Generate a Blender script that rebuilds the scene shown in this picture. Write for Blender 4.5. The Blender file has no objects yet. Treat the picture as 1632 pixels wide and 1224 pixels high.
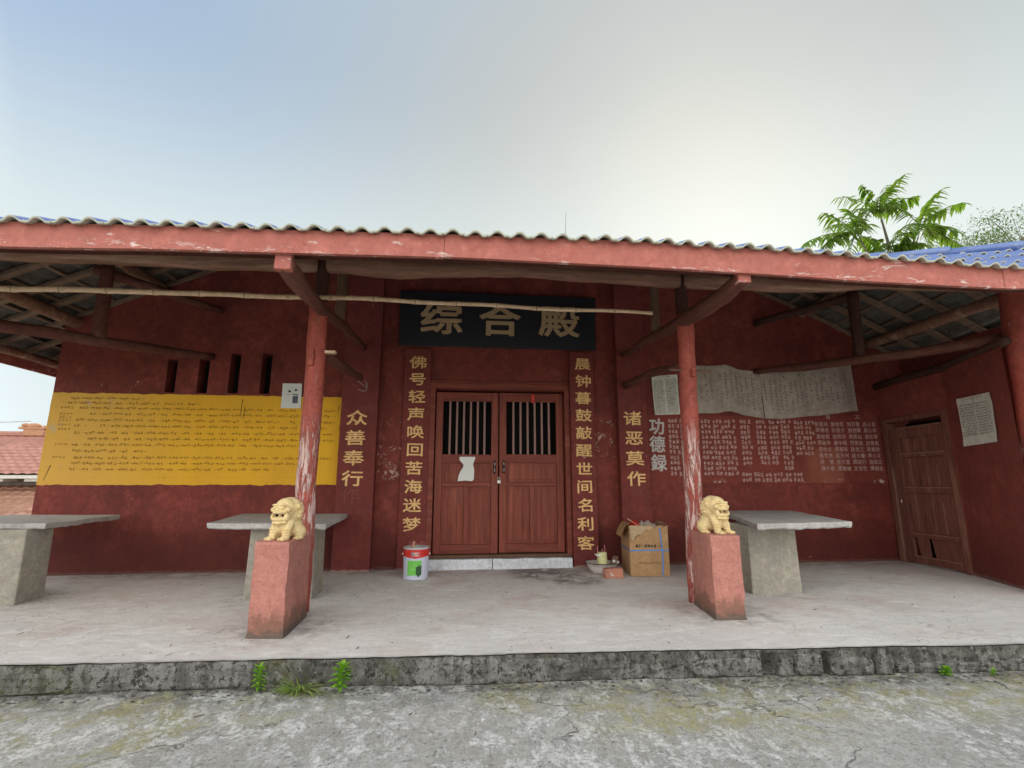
import bpy, math, random
from mathutils import Vector, Matrix, noise as mnoise
random.seed(11)
R = math.radians
scene = bpy.context.scene
col = scene.collection

# ------------------------------------------------------------------ camera
F_PX = 800.0
cam = bpy.data.cameras.new('camera')
cam.sensor_width = 36.0
cam.lens = 36.0 * F_PX / 1632.0
cam.clip_start, cam.clip_end = 0.05, 2000
camo = bpy.data.objects.new('camera', cam)
camo.location = (0, 0, 1.08)
camo.rotation_euler = (math.pi/2 + math.atan(158/F_PX), 0, -R(6.0))
col.objects.link(camo)
scene.camera = camo

# ------------------------------------------------------------------ sky, sun, exposure
SUN_EL, SUN_AZ = R(28.0), R(30.0)          # azimuth measured from +Y towards +X
world = bpy.data.worlds.new('World'); scene.world = world; world.use_nodes = True
wn, wl = world.node_tree.nodes, world.node_tree.links
wn.clear()
sky = wn.new('ShaderNodeTexSky'); sky.sky_type = 'NISHITA'; sky.sun_disc = False
sky.sun_elevation = SUN_EL; sky.sun_rotation = SUN_AZ
sky.air_density = 1.0; sky.dust_density = 1.5; sky.ozone_density = 1.2
bg1 = wn.new('ShaderNodeBackground'); bg1.inputs['Strength'].default_value = 0.05
wl.new(sky.outputs[0], bg1.inputs['Color'])
# overcast veil: whiter near the sun, bluer beyond, brightened behind camera as added fill
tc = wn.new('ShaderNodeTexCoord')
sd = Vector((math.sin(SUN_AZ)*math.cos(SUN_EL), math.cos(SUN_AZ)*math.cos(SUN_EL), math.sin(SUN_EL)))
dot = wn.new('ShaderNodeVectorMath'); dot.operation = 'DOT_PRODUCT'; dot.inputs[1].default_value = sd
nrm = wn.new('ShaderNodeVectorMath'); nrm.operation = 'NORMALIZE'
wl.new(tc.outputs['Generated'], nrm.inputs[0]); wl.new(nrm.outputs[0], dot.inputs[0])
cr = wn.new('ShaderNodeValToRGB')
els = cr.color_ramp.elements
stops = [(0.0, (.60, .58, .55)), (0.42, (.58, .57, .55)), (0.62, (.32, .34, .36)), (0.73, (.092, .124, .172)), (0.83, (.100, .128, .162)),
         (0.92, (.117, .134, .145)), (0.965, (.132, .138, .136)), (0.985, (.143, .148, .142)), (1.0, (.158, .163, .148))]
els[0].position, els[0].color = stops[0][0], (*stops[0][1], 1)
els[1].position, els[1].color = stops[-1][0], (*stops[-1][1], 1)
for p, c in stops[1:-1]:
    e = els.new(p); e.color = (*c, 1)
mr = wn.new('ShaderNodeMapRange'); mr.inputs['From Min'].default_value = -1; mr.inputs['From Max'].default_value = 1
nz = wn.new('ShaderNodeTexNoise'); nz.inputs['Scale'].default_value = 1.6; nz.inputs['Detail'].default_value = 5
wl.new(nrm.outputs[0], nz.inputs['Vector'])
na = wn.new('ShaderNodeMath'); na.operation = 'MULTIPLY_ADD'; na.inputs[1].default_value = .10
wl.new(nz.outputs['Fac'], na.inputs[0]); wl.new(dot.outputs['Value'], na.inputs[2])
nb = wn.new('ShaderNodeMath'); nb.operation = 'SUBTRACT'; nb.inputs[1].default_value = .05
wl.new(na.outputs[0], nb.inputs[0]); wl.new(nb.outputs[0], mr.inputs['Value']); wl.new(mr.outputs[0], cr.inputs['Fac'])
# pale band of haze towards the horizon
sep = wn.new('ShaderNodeSeparateXYZ'); wl.new(nrm.outputs[0], sep.inputs[0])
hz = wn.new('ShaderNodeMapRange'); hz.inputs['From Min'].default_value = 0.30; hz.inputs['From Max'].default_value = 0.68
hz.inputs['To Min'].default_value = .9; hz.inputs['To Max'].default_value = 0.0; hz.interpolation_type = 'SMOOTHSTEP'
wl.new(sep.outputs['Z'], hz.inputs['Value'])
mx = wn.new('ShaderNodeMix'); mx.data_type = 'RGBA'
mx.inputs['B'].default_value = (.196, .216, .208, 1)
hs_ = wn.new('ShaderNodeMapRange'); hs_.inputs['From Min'].default_value = .55; hs_.inputs['From Max'].default_value = .72; wl.new(mr.outputs[0], hs_.inputs['Value'])
hm = wn.new('ShaderNodeMath'); hm.operation = 'MULTIPLY'; wl.new(hz.outputs[0], hm.inputs[0]); wl.new(hs_.outputs[0], hm.inputs[1])
wl.new(hm.outputs[0], mx.inputs['Factor']); wl.new(cr.outputs['Color'], mx.inputs['A'])
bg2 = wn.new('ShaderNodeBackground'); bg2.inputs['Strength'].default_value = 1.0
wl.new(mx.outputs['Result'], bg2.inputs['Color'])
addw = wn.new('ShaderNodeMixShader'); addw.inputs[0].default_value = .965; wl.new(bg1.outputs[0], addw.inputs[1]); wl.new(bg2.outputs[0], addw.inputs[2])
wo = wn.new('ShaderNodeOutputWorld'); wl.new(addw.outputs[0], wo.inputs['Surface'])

sun = bpy.data.lights.new('sun', 'SUN'); sun.energy = 1.5; sun.angle = R(12); sun.color = (1, .95, .86)
suno = bpy.data.objects.new('sun', sun); col.objects.link(suno)
suno.rotation_euler = (-sd).to_track_quat('-Z', 'Y').to_euler()

scene.view_settings.view_transform = 'Standard'
scene.view_settings.look = 'None'
scene.view_settings.gamma = 1
scene.view_settings.use_curve_mapping = False
scene.view_settings.exposure = 2.08
scene.render.engine = 'CYCLES'
scene.cycles.max_bounces = 8
scene.cycles.diffuse_bounces = 5

# ------------------------------------------------------------------ material helpers
class NT:
    def __init__(s, name):
        s.m = bpy.data.materials.new(name); s.m.use_nodes = True
        s.n = s.m.node_tree.nodes; s.l = s.m.node_tree.links
        s.b = s.n['Principled BSDF']; s.tc = s.n.new('ShaderNodeTexCoord')
    def vec(s, scale=(1, 1, 1), rot=(0, 0, 0), loc=(0, 0, 0)):
        mp = s.n.new('ShaderNodeMapping'); mp.inputs['Scale'].default_value = scale
        mp.inputs['Rotation'].default_value = rot; mp.inputs['Location'].default_value = loc
        s.l.new(s.tc.outputs['Object'], mp.inputs['Vector']); return mp.outputs[0]
    def noise(s, scale, detail=6, rough=.6, vec=None, dist=0.0):
        t = s.n.new('ShaderNodeTexNoise'); t.inputs['Scale'].default_value = scale
        t.inputs['Detail'].default_value = detail; t.inputs['Roughness'].default_value = rough
        t.inputs['Distortion'].default_value = dist
        s.l.new(vec if vec is not None else s.tc.outputs['Object'], t.inputs['Vector']); return t.outputs['Fac']
    def voro(s, scale, vec=None, feature='DISTANCE_TO_EDGE'):
        t = s.n.new('ShaderNodeTexVoronoi'); t.feature = feature; t.inputs['Scale'].default_value = scale
        s.l.new(vec if vec is not None else s.tc.outputs['Object'], t.inputs['Vector']); return t.outputs['Distance']
    def ramp(s, fac, stops):
        r = s.n.new('ShaderNodeValToRGB'); e = r.color_ramp.elements
        c4 = lambda c: (c, c, c, 1) if isinstance(c, (int, float)) else (*c, 1)
        e[0].position, e[0].color = stops[0][0], c4(stops[0][1])
        e[1].position, e[1].color = stops[-1][0], c4(stops[-1][1])
        for p, c in stops[1:-1]:
            x = e.new(p); x.color = c4(c)
        s.l.new(fac, r.inputs['Fac']); return r.outputs['Color']
    def mix(s, fac, a, b, blend='MIX'):
        m = s.n.new('ShaderNodeMix'); m.data_type = 'RGBA'; m.blend_type = blend
        for k, v in (('Factor', fac), ('A', a), ('B', b)):
            if isinstance(v, (int, float)): m.inputs[k].default_value = v if k == 'Factor' else (v, v, v, 1)
            elif isinstance(v, tuple): m.inputs[k].default_value = (*v, 1)
            else: s.l.new(v, m.inputs[k])
        return m.outputs['Result']
    def math(s, op, a, b=0.0, clamp=False):
        m = s.n.new('ShaderNodeMath'); m.operation = op; m.use_clamp = clamp
        for i, v in enumerate((a, b)):
            if isinstance(v, (int, float)): m.inputs[i].default_value = v
            else: s.l.new(v, m.inputs[i])
        return m.outputs[0]
    def xyz(s):
        q = s.n.new('ShaderNodeSeparateXYZ'); s.l.new(s.tc.outputs['Object'], q.inputs[0]); return q.outputs
    def rng(s, v, a, b, c=0.0, d=1.0):
        m = s.n.new('ShaderNodeMapRange'); m.interpolation_type = 'SMOOTHSTEP'
        for k, x in zip(('From Min', 'From Max', 'To Min', 'To Max'), (a, b, c, d)): m.inputs[k].default_value = x
        s.l.new(v, m.inputs['Value']); return m.outputs[0]
    def spot(s, x, y, rad, z=None):
        d = s.n.new('ShaderNodeVectorMath'); d.operation = 'DISTANCE'
        mp = s.vec(scale=(1, 1, 0 if z is None else 1)); s.l.new(mp, d.inputs[0]); d.inputs[1].default_value = (x, y, 0 if z is None else z)
        return s.rng(d.outputs['Value'], rad*.45, rad, 1.0, 0.0)
    def bump(s, h, strength=.4, dist=.01, prev=None):
        b = s.n.new('ShaderNodeBump'); b.inputs['Strength'].default_value = strength; b.inputs['Distance'].default_value = dist
        s.l.new(h, b.inputs['Height'])
        if prev is not None: s.l.new(prev, b.inputs['Normal'])
        return b.outputs[0]
    def done(s, color, rough=.8, normal=None, spec=.3, metal=0):
        if isinstance(color, tuple): s.b.inputs['Base Color'].default_value = (*color, 1)
        else: s.l.new(color, s.b.inputs['Base Color'])
        if isinstance(rough, (int, float)): s.b.inputs['Roughness'].default_value = rough
        else: s.l.new(rough, s.b.inputs['Roughness'])
        s.b.inputs['Specular IOR Level'].default_value = spec; s.b.inputs['Metallic'].default_value = metal
        if normal is not None: s.l.new(normal, s.b.inputs['Normal'])
        return s.m

def paint(name, c1, c2, peel=None, pscale=6, pth=(.60, .62), pvec=(1, 1, 1), rough=.75, bump=.25, grime=(.05, .03, .025), gfac=.5, spec=.25, vscale=1.2, base=None, low=None, spots=None, streak=.35, damp=0):
    t = NT(name)
    c = t.mix(t.ramp(t.noise(vscale, 9, .7), [(.38, 0), (.62, 1)]), c1, c2)
    dk = tuple(x*.72 for x in c2); lt = tuple(min(1, x*1.22+.01) for x in c1)
    c = t.mix(t.ramp(t.noise(vscale*7, 10, .78, dist=.3), [(.44, 0), (.66, .75)]), c, dk)
    c = t.mix(t.ramp(t.noise(vscale*4.3, 10, .8, t.vec(loc=(3, 1, 7))), [(.52, 0), (.66, .7)]), c, lt)
    c = t.mix(t.math('MULTIPLY', t.ramp(t.noise(3.7, 10, .78, dist=.9), [(.50, 0), (.66, 1)]), gfac), c, grime)
    if streak: c = t.mix(t.math('MULTIPLY', t.ramp(t.noise(2.2, 9, .75, t.vec((9, 9, .9))), [(.52, 0), (.68, 1)]), streak), c, grime)
    h = t.math('ADD', t.noise(22, 9, .75), t.noise(5, 6, .6))
    if base:                                   # grime and bare plaster climbing from the foot
        z = t.xyz()[2]
        f = t.math('ADD', t.rng(z, 0, base[0], 1, 0), t.math('MULTIPLY', t.math('SUBTRACT', t.noise(7, 11, .82), .5), 2.4))
        c = t.mix(t.rng(f, .45, .80, 0, base[2]), c, base[1])
        if len(base) > 3: c = t.mix(t.rng(t.math('ADD', f, t.math('MULTIPLY', t.rng(z, 0, base[0]*.35, 1, 0), .4)), 1.05, 1.35, 0, .85), c, base[3])
    if damp:                                   # broad water stains above the floor
        d_ = t.math('MULTIPLY', t.rng(t.math('ADD', t.xyz()[2], t.math('MULTIPLY', t.noise(1.7, 9, .75, t.vec((1.6, 1, .5))), -.9)), -.25, .35, 1, 0), damp)
        c = t.mix(d_, c, tuple(x*.55 for x in c2))
    if peel:
        m = t.ramp(t.noise(pscale, 11, .75, t.vec(pvec), dist=.5), [(pth[0], 0), (pth[1], 1)])
        big = t.ramp(t.noise(pscale*.22, 3, .5, t.vec(pvec, loc=(5, 3, 1))), [(.47, 0), (.56, 1)])
        m = t.math('MULTIPLY', m, big)
        if low:                                # scraping that gathers in a band of heights
            b_ = t.math('MULTIPLY', t.rng(t.xyz()[2], low[0], low[1], 1, 0), t.rng(t.xyz()[2], low[0]-low[2], low[0]-low[2]*.6))
            m2 = t.ramp(t.noise(pscale*1.3, 11, .78, t.vec(pvec, loc=(2, 9, 4)), dist=.6), [(low[3], 0), (low[3]+.03, 1)])
            m = t.math('MAXIMUM', m, t.math('MULTIPLY', m2, b_))
        if spots:
            for (sx, sy, sz, sr) in spots:
                m3 = t.ramp(t.noise(7, 11, .8, t.vec(loc=(sx, sz, 0)), dist=.8), [(.56, 0), (.585, 1)])
                m = t.math('MAXIMUM', m, t.math('MULTIPLY', m3, t.rng(t.spot(sx, sy, sr, sz), .25, .5)))
        c = t.mix(t.math('MULTIPLY', m, .85), c, peel)
        h = t.math('SUBTRACT', h, t.math('MULTIPLY', m, 1.2))
    return t.done(c, rough, t.bump(h, bump, .012), spec)

def plain(name, c, rough=.6, spec=.4, metal=0, var=.25, scale=12):
    t = NT(name)
    d = tuple(x*(1-var) for x in c)
    return t.done(t.mix(t.noise(scale, 6, .6), c, d), rough, t.bump(t.noise(scale*3, 5), .12, .004), spec, metal)

def wood(name, c1, c2, axis='x', rough=.8, pale=None):
    t = NT(name)
    sc = {'x': (1.2, 14, 14), 'y': (14, 1.2, 14), 'z': (14, 14, 1.2)}[axis]
    g = t.noise(1.8, 9, .7, t.vec(sc), dist=.7)
    c = t.mix(t.ramp(g, [(.3, 0), (.72, 1)]), c1, c2)
    if pale: c = t.mix(t.ramp(t.noise(1.1, 8, .7, t.vec(tuple(q*.35 for q in sc))), [(.52, 0), (.72, .8)]), c, pale)
    return t.done(c, rough, t.bump(g, .5, .01), .2)

M = {}
M['wall'] = paint('maroon wall paint', (.250, .052, .039), (.150, .031, .025), (.55, .40, .34), 5, (.66, .68), grime=(.10, .03, .024), base=(.07, (.30, .22, .18), .8), bump=.4, streak=.55, damp=.75,
    spots=[(-1.32, 0, 1.72, .28), (-1.30, 0, 1.35, .3), (1.55, 0, 1.55, .3), (1.6, 0, 1.85, .2), (-4.6, 0, 2.3, .12)])
M['wall_side'] = paint('side wall paint', (.25, .058, .045), (.20, .047, .038), (.6, .45, .4), 7, (.66, .68), grime=(.11, .035, .03), base=(.08, (.34, .29, .25), .7), bump=.4, streak=.5, damp=.6)
M['pilaster'] = paint('pilaster paint', (.20, .040, .033), (.155, .033, .029), (.55, .38, .35), 9, (.64, .66), grime=(.09, .03, .026), base=(.06, (.35, .28, .24), .6), bump=.35)
M['column'] = paint('column paint', (.40, .095, .068), (.30, .065, .050), (.66, .50, .46), 2.6, (.60, .63), (8, 8, 1.0), rough=.6, bump=.7, grime=(.13, .03, .02), gfac=.6, vscale=4, low=(1.35, 1.75, 1.1, .50))
M['fascia'] = paint('fascia paint', (.44, .15, .118), (.40, .13, .105), (.70, .58, .54), 2.0, (.60, .63), (2.4, 2.4, 9), rough=.6, bump=.3, grime=(.30, .07, .05), gfac=.45, vscale=2, low=(2.70, 2.76, .6, .560), streak=.2)
M['pedestal'] = paint('pedestal cement paint', (.50, .225, .175), (.43, .18, .148), (.58, .42, .34), 8, (.62, .65), rough=.85, bump=.9, grime=(.24, .09, .07), gfac=.5, vscale=5, base=(.34, (.20, .105, .075), .85, (.10, .085, .07)))
M['arm'] = wood('old red beam', (.16, .06, .045), (.075, .03, .022), 'y', pale=(.20, .11, .08))
M['log'] = wood('weathered log', (.30, .165, .115), (.13, .065, .045), 'x', pale=(.56, .38, .27))
M['rafter'] = wood('grey rafter wood', (.27, .19, .135), (.13, .09, .065), 'y')
M['post'] = wood('dark post wood', (.085, .035, .026), (.04, .02, .016), 'z')
M['post_pale'] = wood('brown post wood', (.17, .10, .065), (.08, .045, .03), 'z')
M['door'] = wood('red stained door wood', (.27, .068, .042), (.12, .029, .020), 'z', rough=.5, pale=(.33, .10, .062))
M['door_rail'] = wood('red stained door rail', (.25, .060, .038), (.11, .027, .019), 'x', rough=.5, pale=(.31, .095, .06))
M['old_door'] = wood('bare old door wood', (.22, .085, .06), (.095, .036, .028), 'z', pale=(.30, .15, .105))
M['edge_highlight'] = plain('painted plank edge highlight', (.30, .17, .125), .9, .1)  # pale strips painting the light caught on rail and plank edges
M['bar'] = wood('lattice bar wood', (.36, .19, .15), (.22, .16, .155), 'z')
M['gold'] = paint('gold lettering paint', (.86, .57, .25), (.76, .47, .19), (.25, .09, .05), 22, (.64, .68), rough=.6, bump=.1, grime=(.4, .24, .08), vscale=9)
M['white_letter'] = paint('white lettering paint', (.62, .62, .58), (.5, .48, .45), (.25, .09, .07), 24, (.60, .66), rough=.8, bump=.1, grime=(.35, .2, .18), vscale=9)
M['pale_letter'] = paint('faded pink white lettering', (.58, .40, .37), (.46, .27, .25), (.2, .05, .04), 20, (.58, .66), rough=.9, bump=.05, grime=(.3, .12, .1), vscale=9)
M['ghost'] = plain('painted over letter', (.215, .065, .055), .8, .2)
M['ink'] = plain('brown black ink', (.24, .13, .025), .9, .1)
M['ink_grey'] = plain('faded grey ink', (.16, .145, .13), .9, .1)
M['ink_black'] = plain('dark print ink', (.05, .05, .055), .9, .1)
M['board'] = plain('navy lacquer board', (.013, .014, .022), .35, .5, scale=3)
M['gilt'] = plain('dull gilt', (.55, .38, .22), .45, .5, .35, var=.4, scale=20)
M['paper'] = plain('white paper', (.74, .76, .72), .9, .1, var=.12, scale=5)
M['paper_old'] = paint('yellowed paper', (.70, .69, .61), (.60, .58, .50), rough=.95, bump=.1, grime=(.40, .37, .3), gfac=.4, vscale=3)
M['banner'] = paint('weathered rice paper', (.46, .39, .33), (.36, .30, .26), rough=.95, bump=.4, grime=(.28, .24, .2), gfac=.5, vscale=2.5)
M['dark'] = plain('shade and dark part black', (.012, .011, .011), .9, .1)  # near black painting unlit openings; also for joints, plates and ceiling
M['bamboo'] = paint('dry bamboo', (.68, .50, .34), (.58, .41, .27), rough=.45, bump=.1, grime=(.3, .19, .1), gfac=.5, vscale=5, spec=.4)
M['lion'] = paint('pale yellow lion paint', (.76, .61, .33), (.68, .51, .25), (.60, .50, .40), 12, (.60, .64), rough=.75, bump=.5, grime=(.36, .21, .08), gfac=.75, vscale=10)
M['tooth'] = plain('lion mouth rim', (.55, .42, .26), .7, .3)
M['bucket_white'] = plain('white enamelled bucket', (.60, .63, .76), .35, .5, var=.15)
M['bucket_red'] = plain('red bucket band', (.62, .03, .02), .35, .5, var=.15)
M['bucket_green'] = paint('green bucket label', (.10, .52, .05), (.28, .66, .16), (.55, .75, .3), 30, (.6, .66), rough=.4, bump=.02, grime=(.05, .3, .03), vscale=30)
M['green_dark'] = plain('dark green print', (.03, .10, .03), .45, .4)
M['ash'] = plain('grey ash', (.62, .61, .59), .95, .1, var=.5, scale=40)
M['incense'] = plain('pink incense stick', (.55, .22, .24), .8, .2)
M['candle'] = plain('orange wax', (.60, .33, .18), .6, .3)
M['enamel'] = paint('chipped enamel', (.68, .66, .62), (.6, .57, .53), (.35, .08, .07), 18, (.64, .67), rough=.35, bump=.1, grime=(.3, .2, .16), gfac=.3, vscale=8)
M['enamel_rim'] = plain('dark enamel rim', (.09, .07, .07), .5, .4)
M['can'] = plain('yellow ribbed can', (.62, .60, .30), .4, .4)
M['brick'] = paint('orange brick', (.56, .26, .17), (.46, .19, .13), (.74, .60, .52), 14, (.55, .58), rough=.95, bump=.6, grime=(.2, .08, .06), vscale=14)
M['cardboard'] = paint('brown cardboard', (.43, .26, .13), (.39, .235, .115), rough=.85, bump=.08, grime=(.30, .17, .09), gfac=.35, vscale=3)
M['cardboard_in'] = paint('torn cardboard inner', (.52, .39, .24), (.45, .33, .2), rough=.9, bump=.3, grime=(.3, .2, .12), vscale=10)
M['strap'] = plain('blue packing strap', (.08, .27, .66), .35, .5)
M['red_cloth'] = plain('red cloth', (.55, .02, .02), .8, .2)
M['metal'] = plain('worn steel', (.75, .72, .68), .35, .6, .25)
M['wire'] = plain('thin wire', (.45, .45, .43), .5, .5, .5)
M['leaf'] = None

# concrete of the yard
t = NT('rough yard concrete')
basec = t.mix(t.ramp(t.noise(1.3, 9, .7), [(.40, 0), (.60, 1)]), (.64, .63, .59), (.50, .485, .45))
fine = t.noise(60, 9, .85)
mid = t.noise(14, 10, .8, dist=.6)
basec = t.mix(t.ramp(mid, [(.47, 0), (.60, .8)]), basec, (.38, .37, .34))
basec = t.mix(t.ramp(fine, [(.49, .0), (.62, .5)]), basec, (.25, .24, .22))
wv = t.n.new('ShaderNodeVectorMath'); wv.operation = 'ADD'
nv = t.n.new('ShaderNodeTexNoise'); nv.inputs['Scale'].default_value = 2.5; nv.inputs['Detail'].default_value = 7
t.l.new(t.tc.outputs['Object'], nv.inputs['Vector'])
t.l.new(t.tc.outputs['Object'], wv.inputs[0]); t.l.new(nv.outputs['Color'], wv.inputs[1])
wa = t.ramp(t.noise(5.5, 13, .84, t.vec((1.5, .9, 1), rot=(0, 0, R(20))), dist=.25), [(.485, 0), (.512, 1)])
wb = t.ramp(t.noise(1.2, 6, .65, t.vec((1, 1, 1), loc=(7, 2, 0))), [(.40, .25), (.52, 1)])
wc = t.ramp(t.noise(15, 11, .88, t.vec(loc=(1, 4, 0)), dist=.2), [(.53, 0), (.56, 1)])
wa = t.math('MULTIPLY', wa, t.ramp(t.noise(30, 9, .85, t.vec(loc=(6, 1, 0))), [(.42, .25), (.50, 1)]))
white = t.math('MAXIMUM', t.math('MULTIPLY', wa, wb), t.math('MULTIPLY', wc, .7))
basec = t.mix(t.math('MULTIPLY', white, .92), basec, (.86, .85, .82))
pits = t.ramp(t.noise(42, 8, .75, t.vec(loc=(3, 3, 0))), [(.585, 0), (.61, 1)])
basec = t.mix(t.math('MULTIPLY', pits, .65), basec, (.12, .115, .10))
moss = t.spot(-2.75, 2.95, 1.1)
for (sx, sy, sr) in ((-1.75, 3.3, .4), (-1.0, 3.35, .4), (1.05, 3.1, .6), (1.75, 2.95, .55), (2.3, 3.15, .5), (2.9, 3.1, .5), (3.7, 2.9, .7), (1.9, 3.3, .5), (.4, 3.3, .35), (-3.6, 2.7, 1.2), (-2.0, 2.75, .7), (-1.6, 3.05, .4)):
    moss = t.math('MAXIMUM', moss, t.spot(sx, sy, sr))
mossn = t.ramp(t.noise(2.6, 11, .8, dist=1.0), [(.44, 0), (.56, 1)])
mo = t.math('MULTIPLY', t.math('MULTIPLY', moss, mossn), t.math('SUBTRACT', 1.0, t.math('MULTIPLY', white, .75)))
basec = t.mix(t.math('MULTIPLY', mo, .85), basec, t.mix(t.noise(7, 6), (.50, .50, .22), (.44, .37, .17)))
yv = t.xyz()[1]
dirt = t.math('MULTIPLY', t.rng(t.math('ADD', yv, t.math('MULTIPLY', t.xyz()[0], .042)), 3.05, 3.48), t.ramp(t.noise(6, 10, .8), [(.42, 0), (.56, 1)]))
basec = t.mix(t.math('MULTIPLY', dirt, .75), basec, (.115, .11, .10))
crack = t.rng(t.voro(.75, wv.outputs[0]), .0, .010, 1, 0)
crack = t.math('MULTIPLY', crack, t.ramp(t.noise(.9, 3), [(.47, 0), (.53, 1)]))
basec = t.mix(t.math('MULTIPLY', crack, .55), basec, (.07, .065, .06))
h = t.math('ADD', t.math('MULTIPLY', white, .7), t.math('MULTIPLY', fine, 1.2))
h = t.math('ADD', h, t.math('MULTIPLY', mid, -1.0))
h = t.math('SUBTRACT', h, t.math('ADD', pits, t.math('MULTIPLY', crack, 2.5)))
M['yard'] = t.done(basec, .93, t.bump(h, .75, .016, t.bump(t.noise(3.5, 6), .4, .07)), .2)

# smooth porch floor cement
t = NT('porch cement')
c = t.mix(t.ramp(t.noise(.9, 9, .7), [(.40, 0), (.60, 1)]), (.68, .66, .63), (.59, .565, .535))
c = t.mix(t.ramp(t.noise(5, 12, .82, t.vec((1, 2.0, 1), rot=(0, 0, .3)), dist=.9), [(.50, 0), (.62, .6)]), c, (.50, .475, .45))
c = t.mix(t.ramp(t.noise(3.0, 12, .8, t.vec((1, 1.4, 1), loc=(4, 8, 0)), dist=1.2), [(.52, 0), (.60, .65)]), c, (.76, .75, .725))
c = t.mix(t.ramp(t.noise(1.3, 8, .7, t.vec(loc=(2, 5, 0))), [(.52, 0), (.66, .55)]), c, (.52, .41, .36))
c = t.mix(t.ramp(t.noise(45, 8, .8), [(.52, 0), (.66, .4)]), c, (.42, .40, .375))
soot = t.spot(1.10, 6.35, .62)
soot = t.math('MAXIMUM', soot, t.spot(1.35, 5.95, .42))
soot = t.math('MAXIMUM', soot, t.spot(.85, 6.72, .3))
sm = t.math('MULTIPLY', soot, t.ramp(t.noise(3.2, 11, .78, dist=.9), [(.40, 0), (.56, 1)]))
c = t.mix(t.math('MULTIPLY', sm, .85), c, (.10, .095, .09))
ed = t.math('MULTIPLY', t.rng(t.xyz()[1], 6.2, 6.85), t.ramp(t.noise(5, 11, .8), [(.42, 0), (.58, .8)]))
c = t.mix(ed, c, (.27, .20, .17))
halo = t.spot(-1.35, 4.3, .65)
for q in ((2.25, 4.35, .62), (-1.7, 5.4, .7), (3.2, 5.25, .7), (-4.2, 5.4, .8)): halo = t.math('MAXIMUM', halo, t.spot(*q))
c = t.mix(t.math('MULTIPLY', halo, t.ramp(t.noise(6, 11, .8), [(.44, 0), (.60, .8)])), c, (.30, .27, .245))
eg = t.math('ADD', t.math('ADD', t.xyz()[1], t.math('MULTIPLY', t.xyz()[0], .043)), t.math('MULTIPLY', t.noise(9, 9, .8), -.09))
c = t.mix(t.math('MULTIPLY', t.rng(eg, 3.44, 3.50, 1, 0), .75), c, (.24, .23, .21))
pit = t.math('MULTIPLY', t.ramp(t.noise(24, 7, .75), [(.60, 0), (.63, 1)]), t.ramp(t.noise(1.5, 3), [(.46, 0), (.56, 1)]))
c = t.mix(t.math('MULTIPLY', pit, .75), c, (.17, .16, .15))
wv2 = t.n.new('ShaderNodeVectorMath'); wv2.operation = 'ADD'
nv2 = t.n.new('ShaderNodeTexNoise'); nv2.inputs['Scale'].default_value = 3.5; nv2.inputs['Detail'].default_value = 7
t.l.new(t.tc.outputs['Object'], nv2.inputs['Vector']); t.l.new(t.tc.outputs['Object'], wv2.inputs[0]); t.l.new(nv2.outputs['Color'], wv2.inputs[1])
ck = t.math('MULTIPLY', t.rng(t.voro(.5, wv2.outputs[0]), .0, .004, 1, 0), t.ramp(t.noise(.8, 3, .5, t.vec(loc=(2, 2, 2))), [(.50, 0), (.54, .6)]))
c = t.mix(ck, c, (.14, .13, .12))
h = t.math('SUBTRACT', t.noise(26, 9, .78), t.math('MULTIPLY', pit, 1.4))
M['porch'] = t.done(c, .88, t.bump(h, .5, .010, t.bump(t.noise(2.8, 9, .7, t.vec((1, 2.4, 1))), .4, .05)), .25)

# dark blotchy face of the step
def stonemat(name, a, b, moss):
    t = NT(name)
    c = t.mix(t.ramp(t.noise(5.5, 11, .8, dist=.8), [(.46, 0), (.54, 1)]), a, b)
    c = t.mix(t.ramp(t.noise(11, 11, .84, dist=.6), [(.53, 0), (.565, .8)]), c, (.40, .385, .36))
    c = t.mix(t.ramp(t.noise(24, 9, .8), [(.52, 0), (.56, .9)]), c, (.045, .042, .038))
    c = t.mix(t.ramp(t.noise(3, 8, .7, t.vec((4, 4, .6), loc=(2, 7, 1))), [(.50, 0), (.62, .6)]), c, (.06, .056, .05))
    c = t.mix(t.math('MULTIPLY', t.ramp(t.noise(1.6, 8, .7, t.vec(loc=(9, 0, 3))), [(.54, 0), (.64, 1)]), moss), c, (.13, .135, .045))
    return t.done(c, .92, t.bump(t.math('ADD', t.noise(11, 10, .8), t.noise(45, 8, .8)), .95, .03), .2)
M['step'] = stonemat('dark step cement', (.14, .133, .12), (.23, .22, .20), .8)
M['stone'] = stonemat('grey step stone', (.20, .195, .185), (.33, .32, .305), .4)
M['slab'] = paint('cast cement slab', (.52, .51, .49), (.43, .42, .40), rough=.85, bump=.8, grime=(.26, .25, .24), gfac=.6, vscale=3)
M['leg_cement'] = paint('cement table leg', (.40, .37, .30), (.30, .285, .25), (.50, .40, .28), 3, (.52, .62), rough=.88, bump=.7, grime=(.20, .19, .17), gfac=.5, vscale=3)
M['threshold'] = paint('whitewashed threshold', (.76, .80, .86), (.64, .67, .72), (.34, .33, .32), 9, (.60, .63), rough=.85, bump=.5, grime=(.34, .33, .32), gfac=.5, vscale=4)
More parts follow.
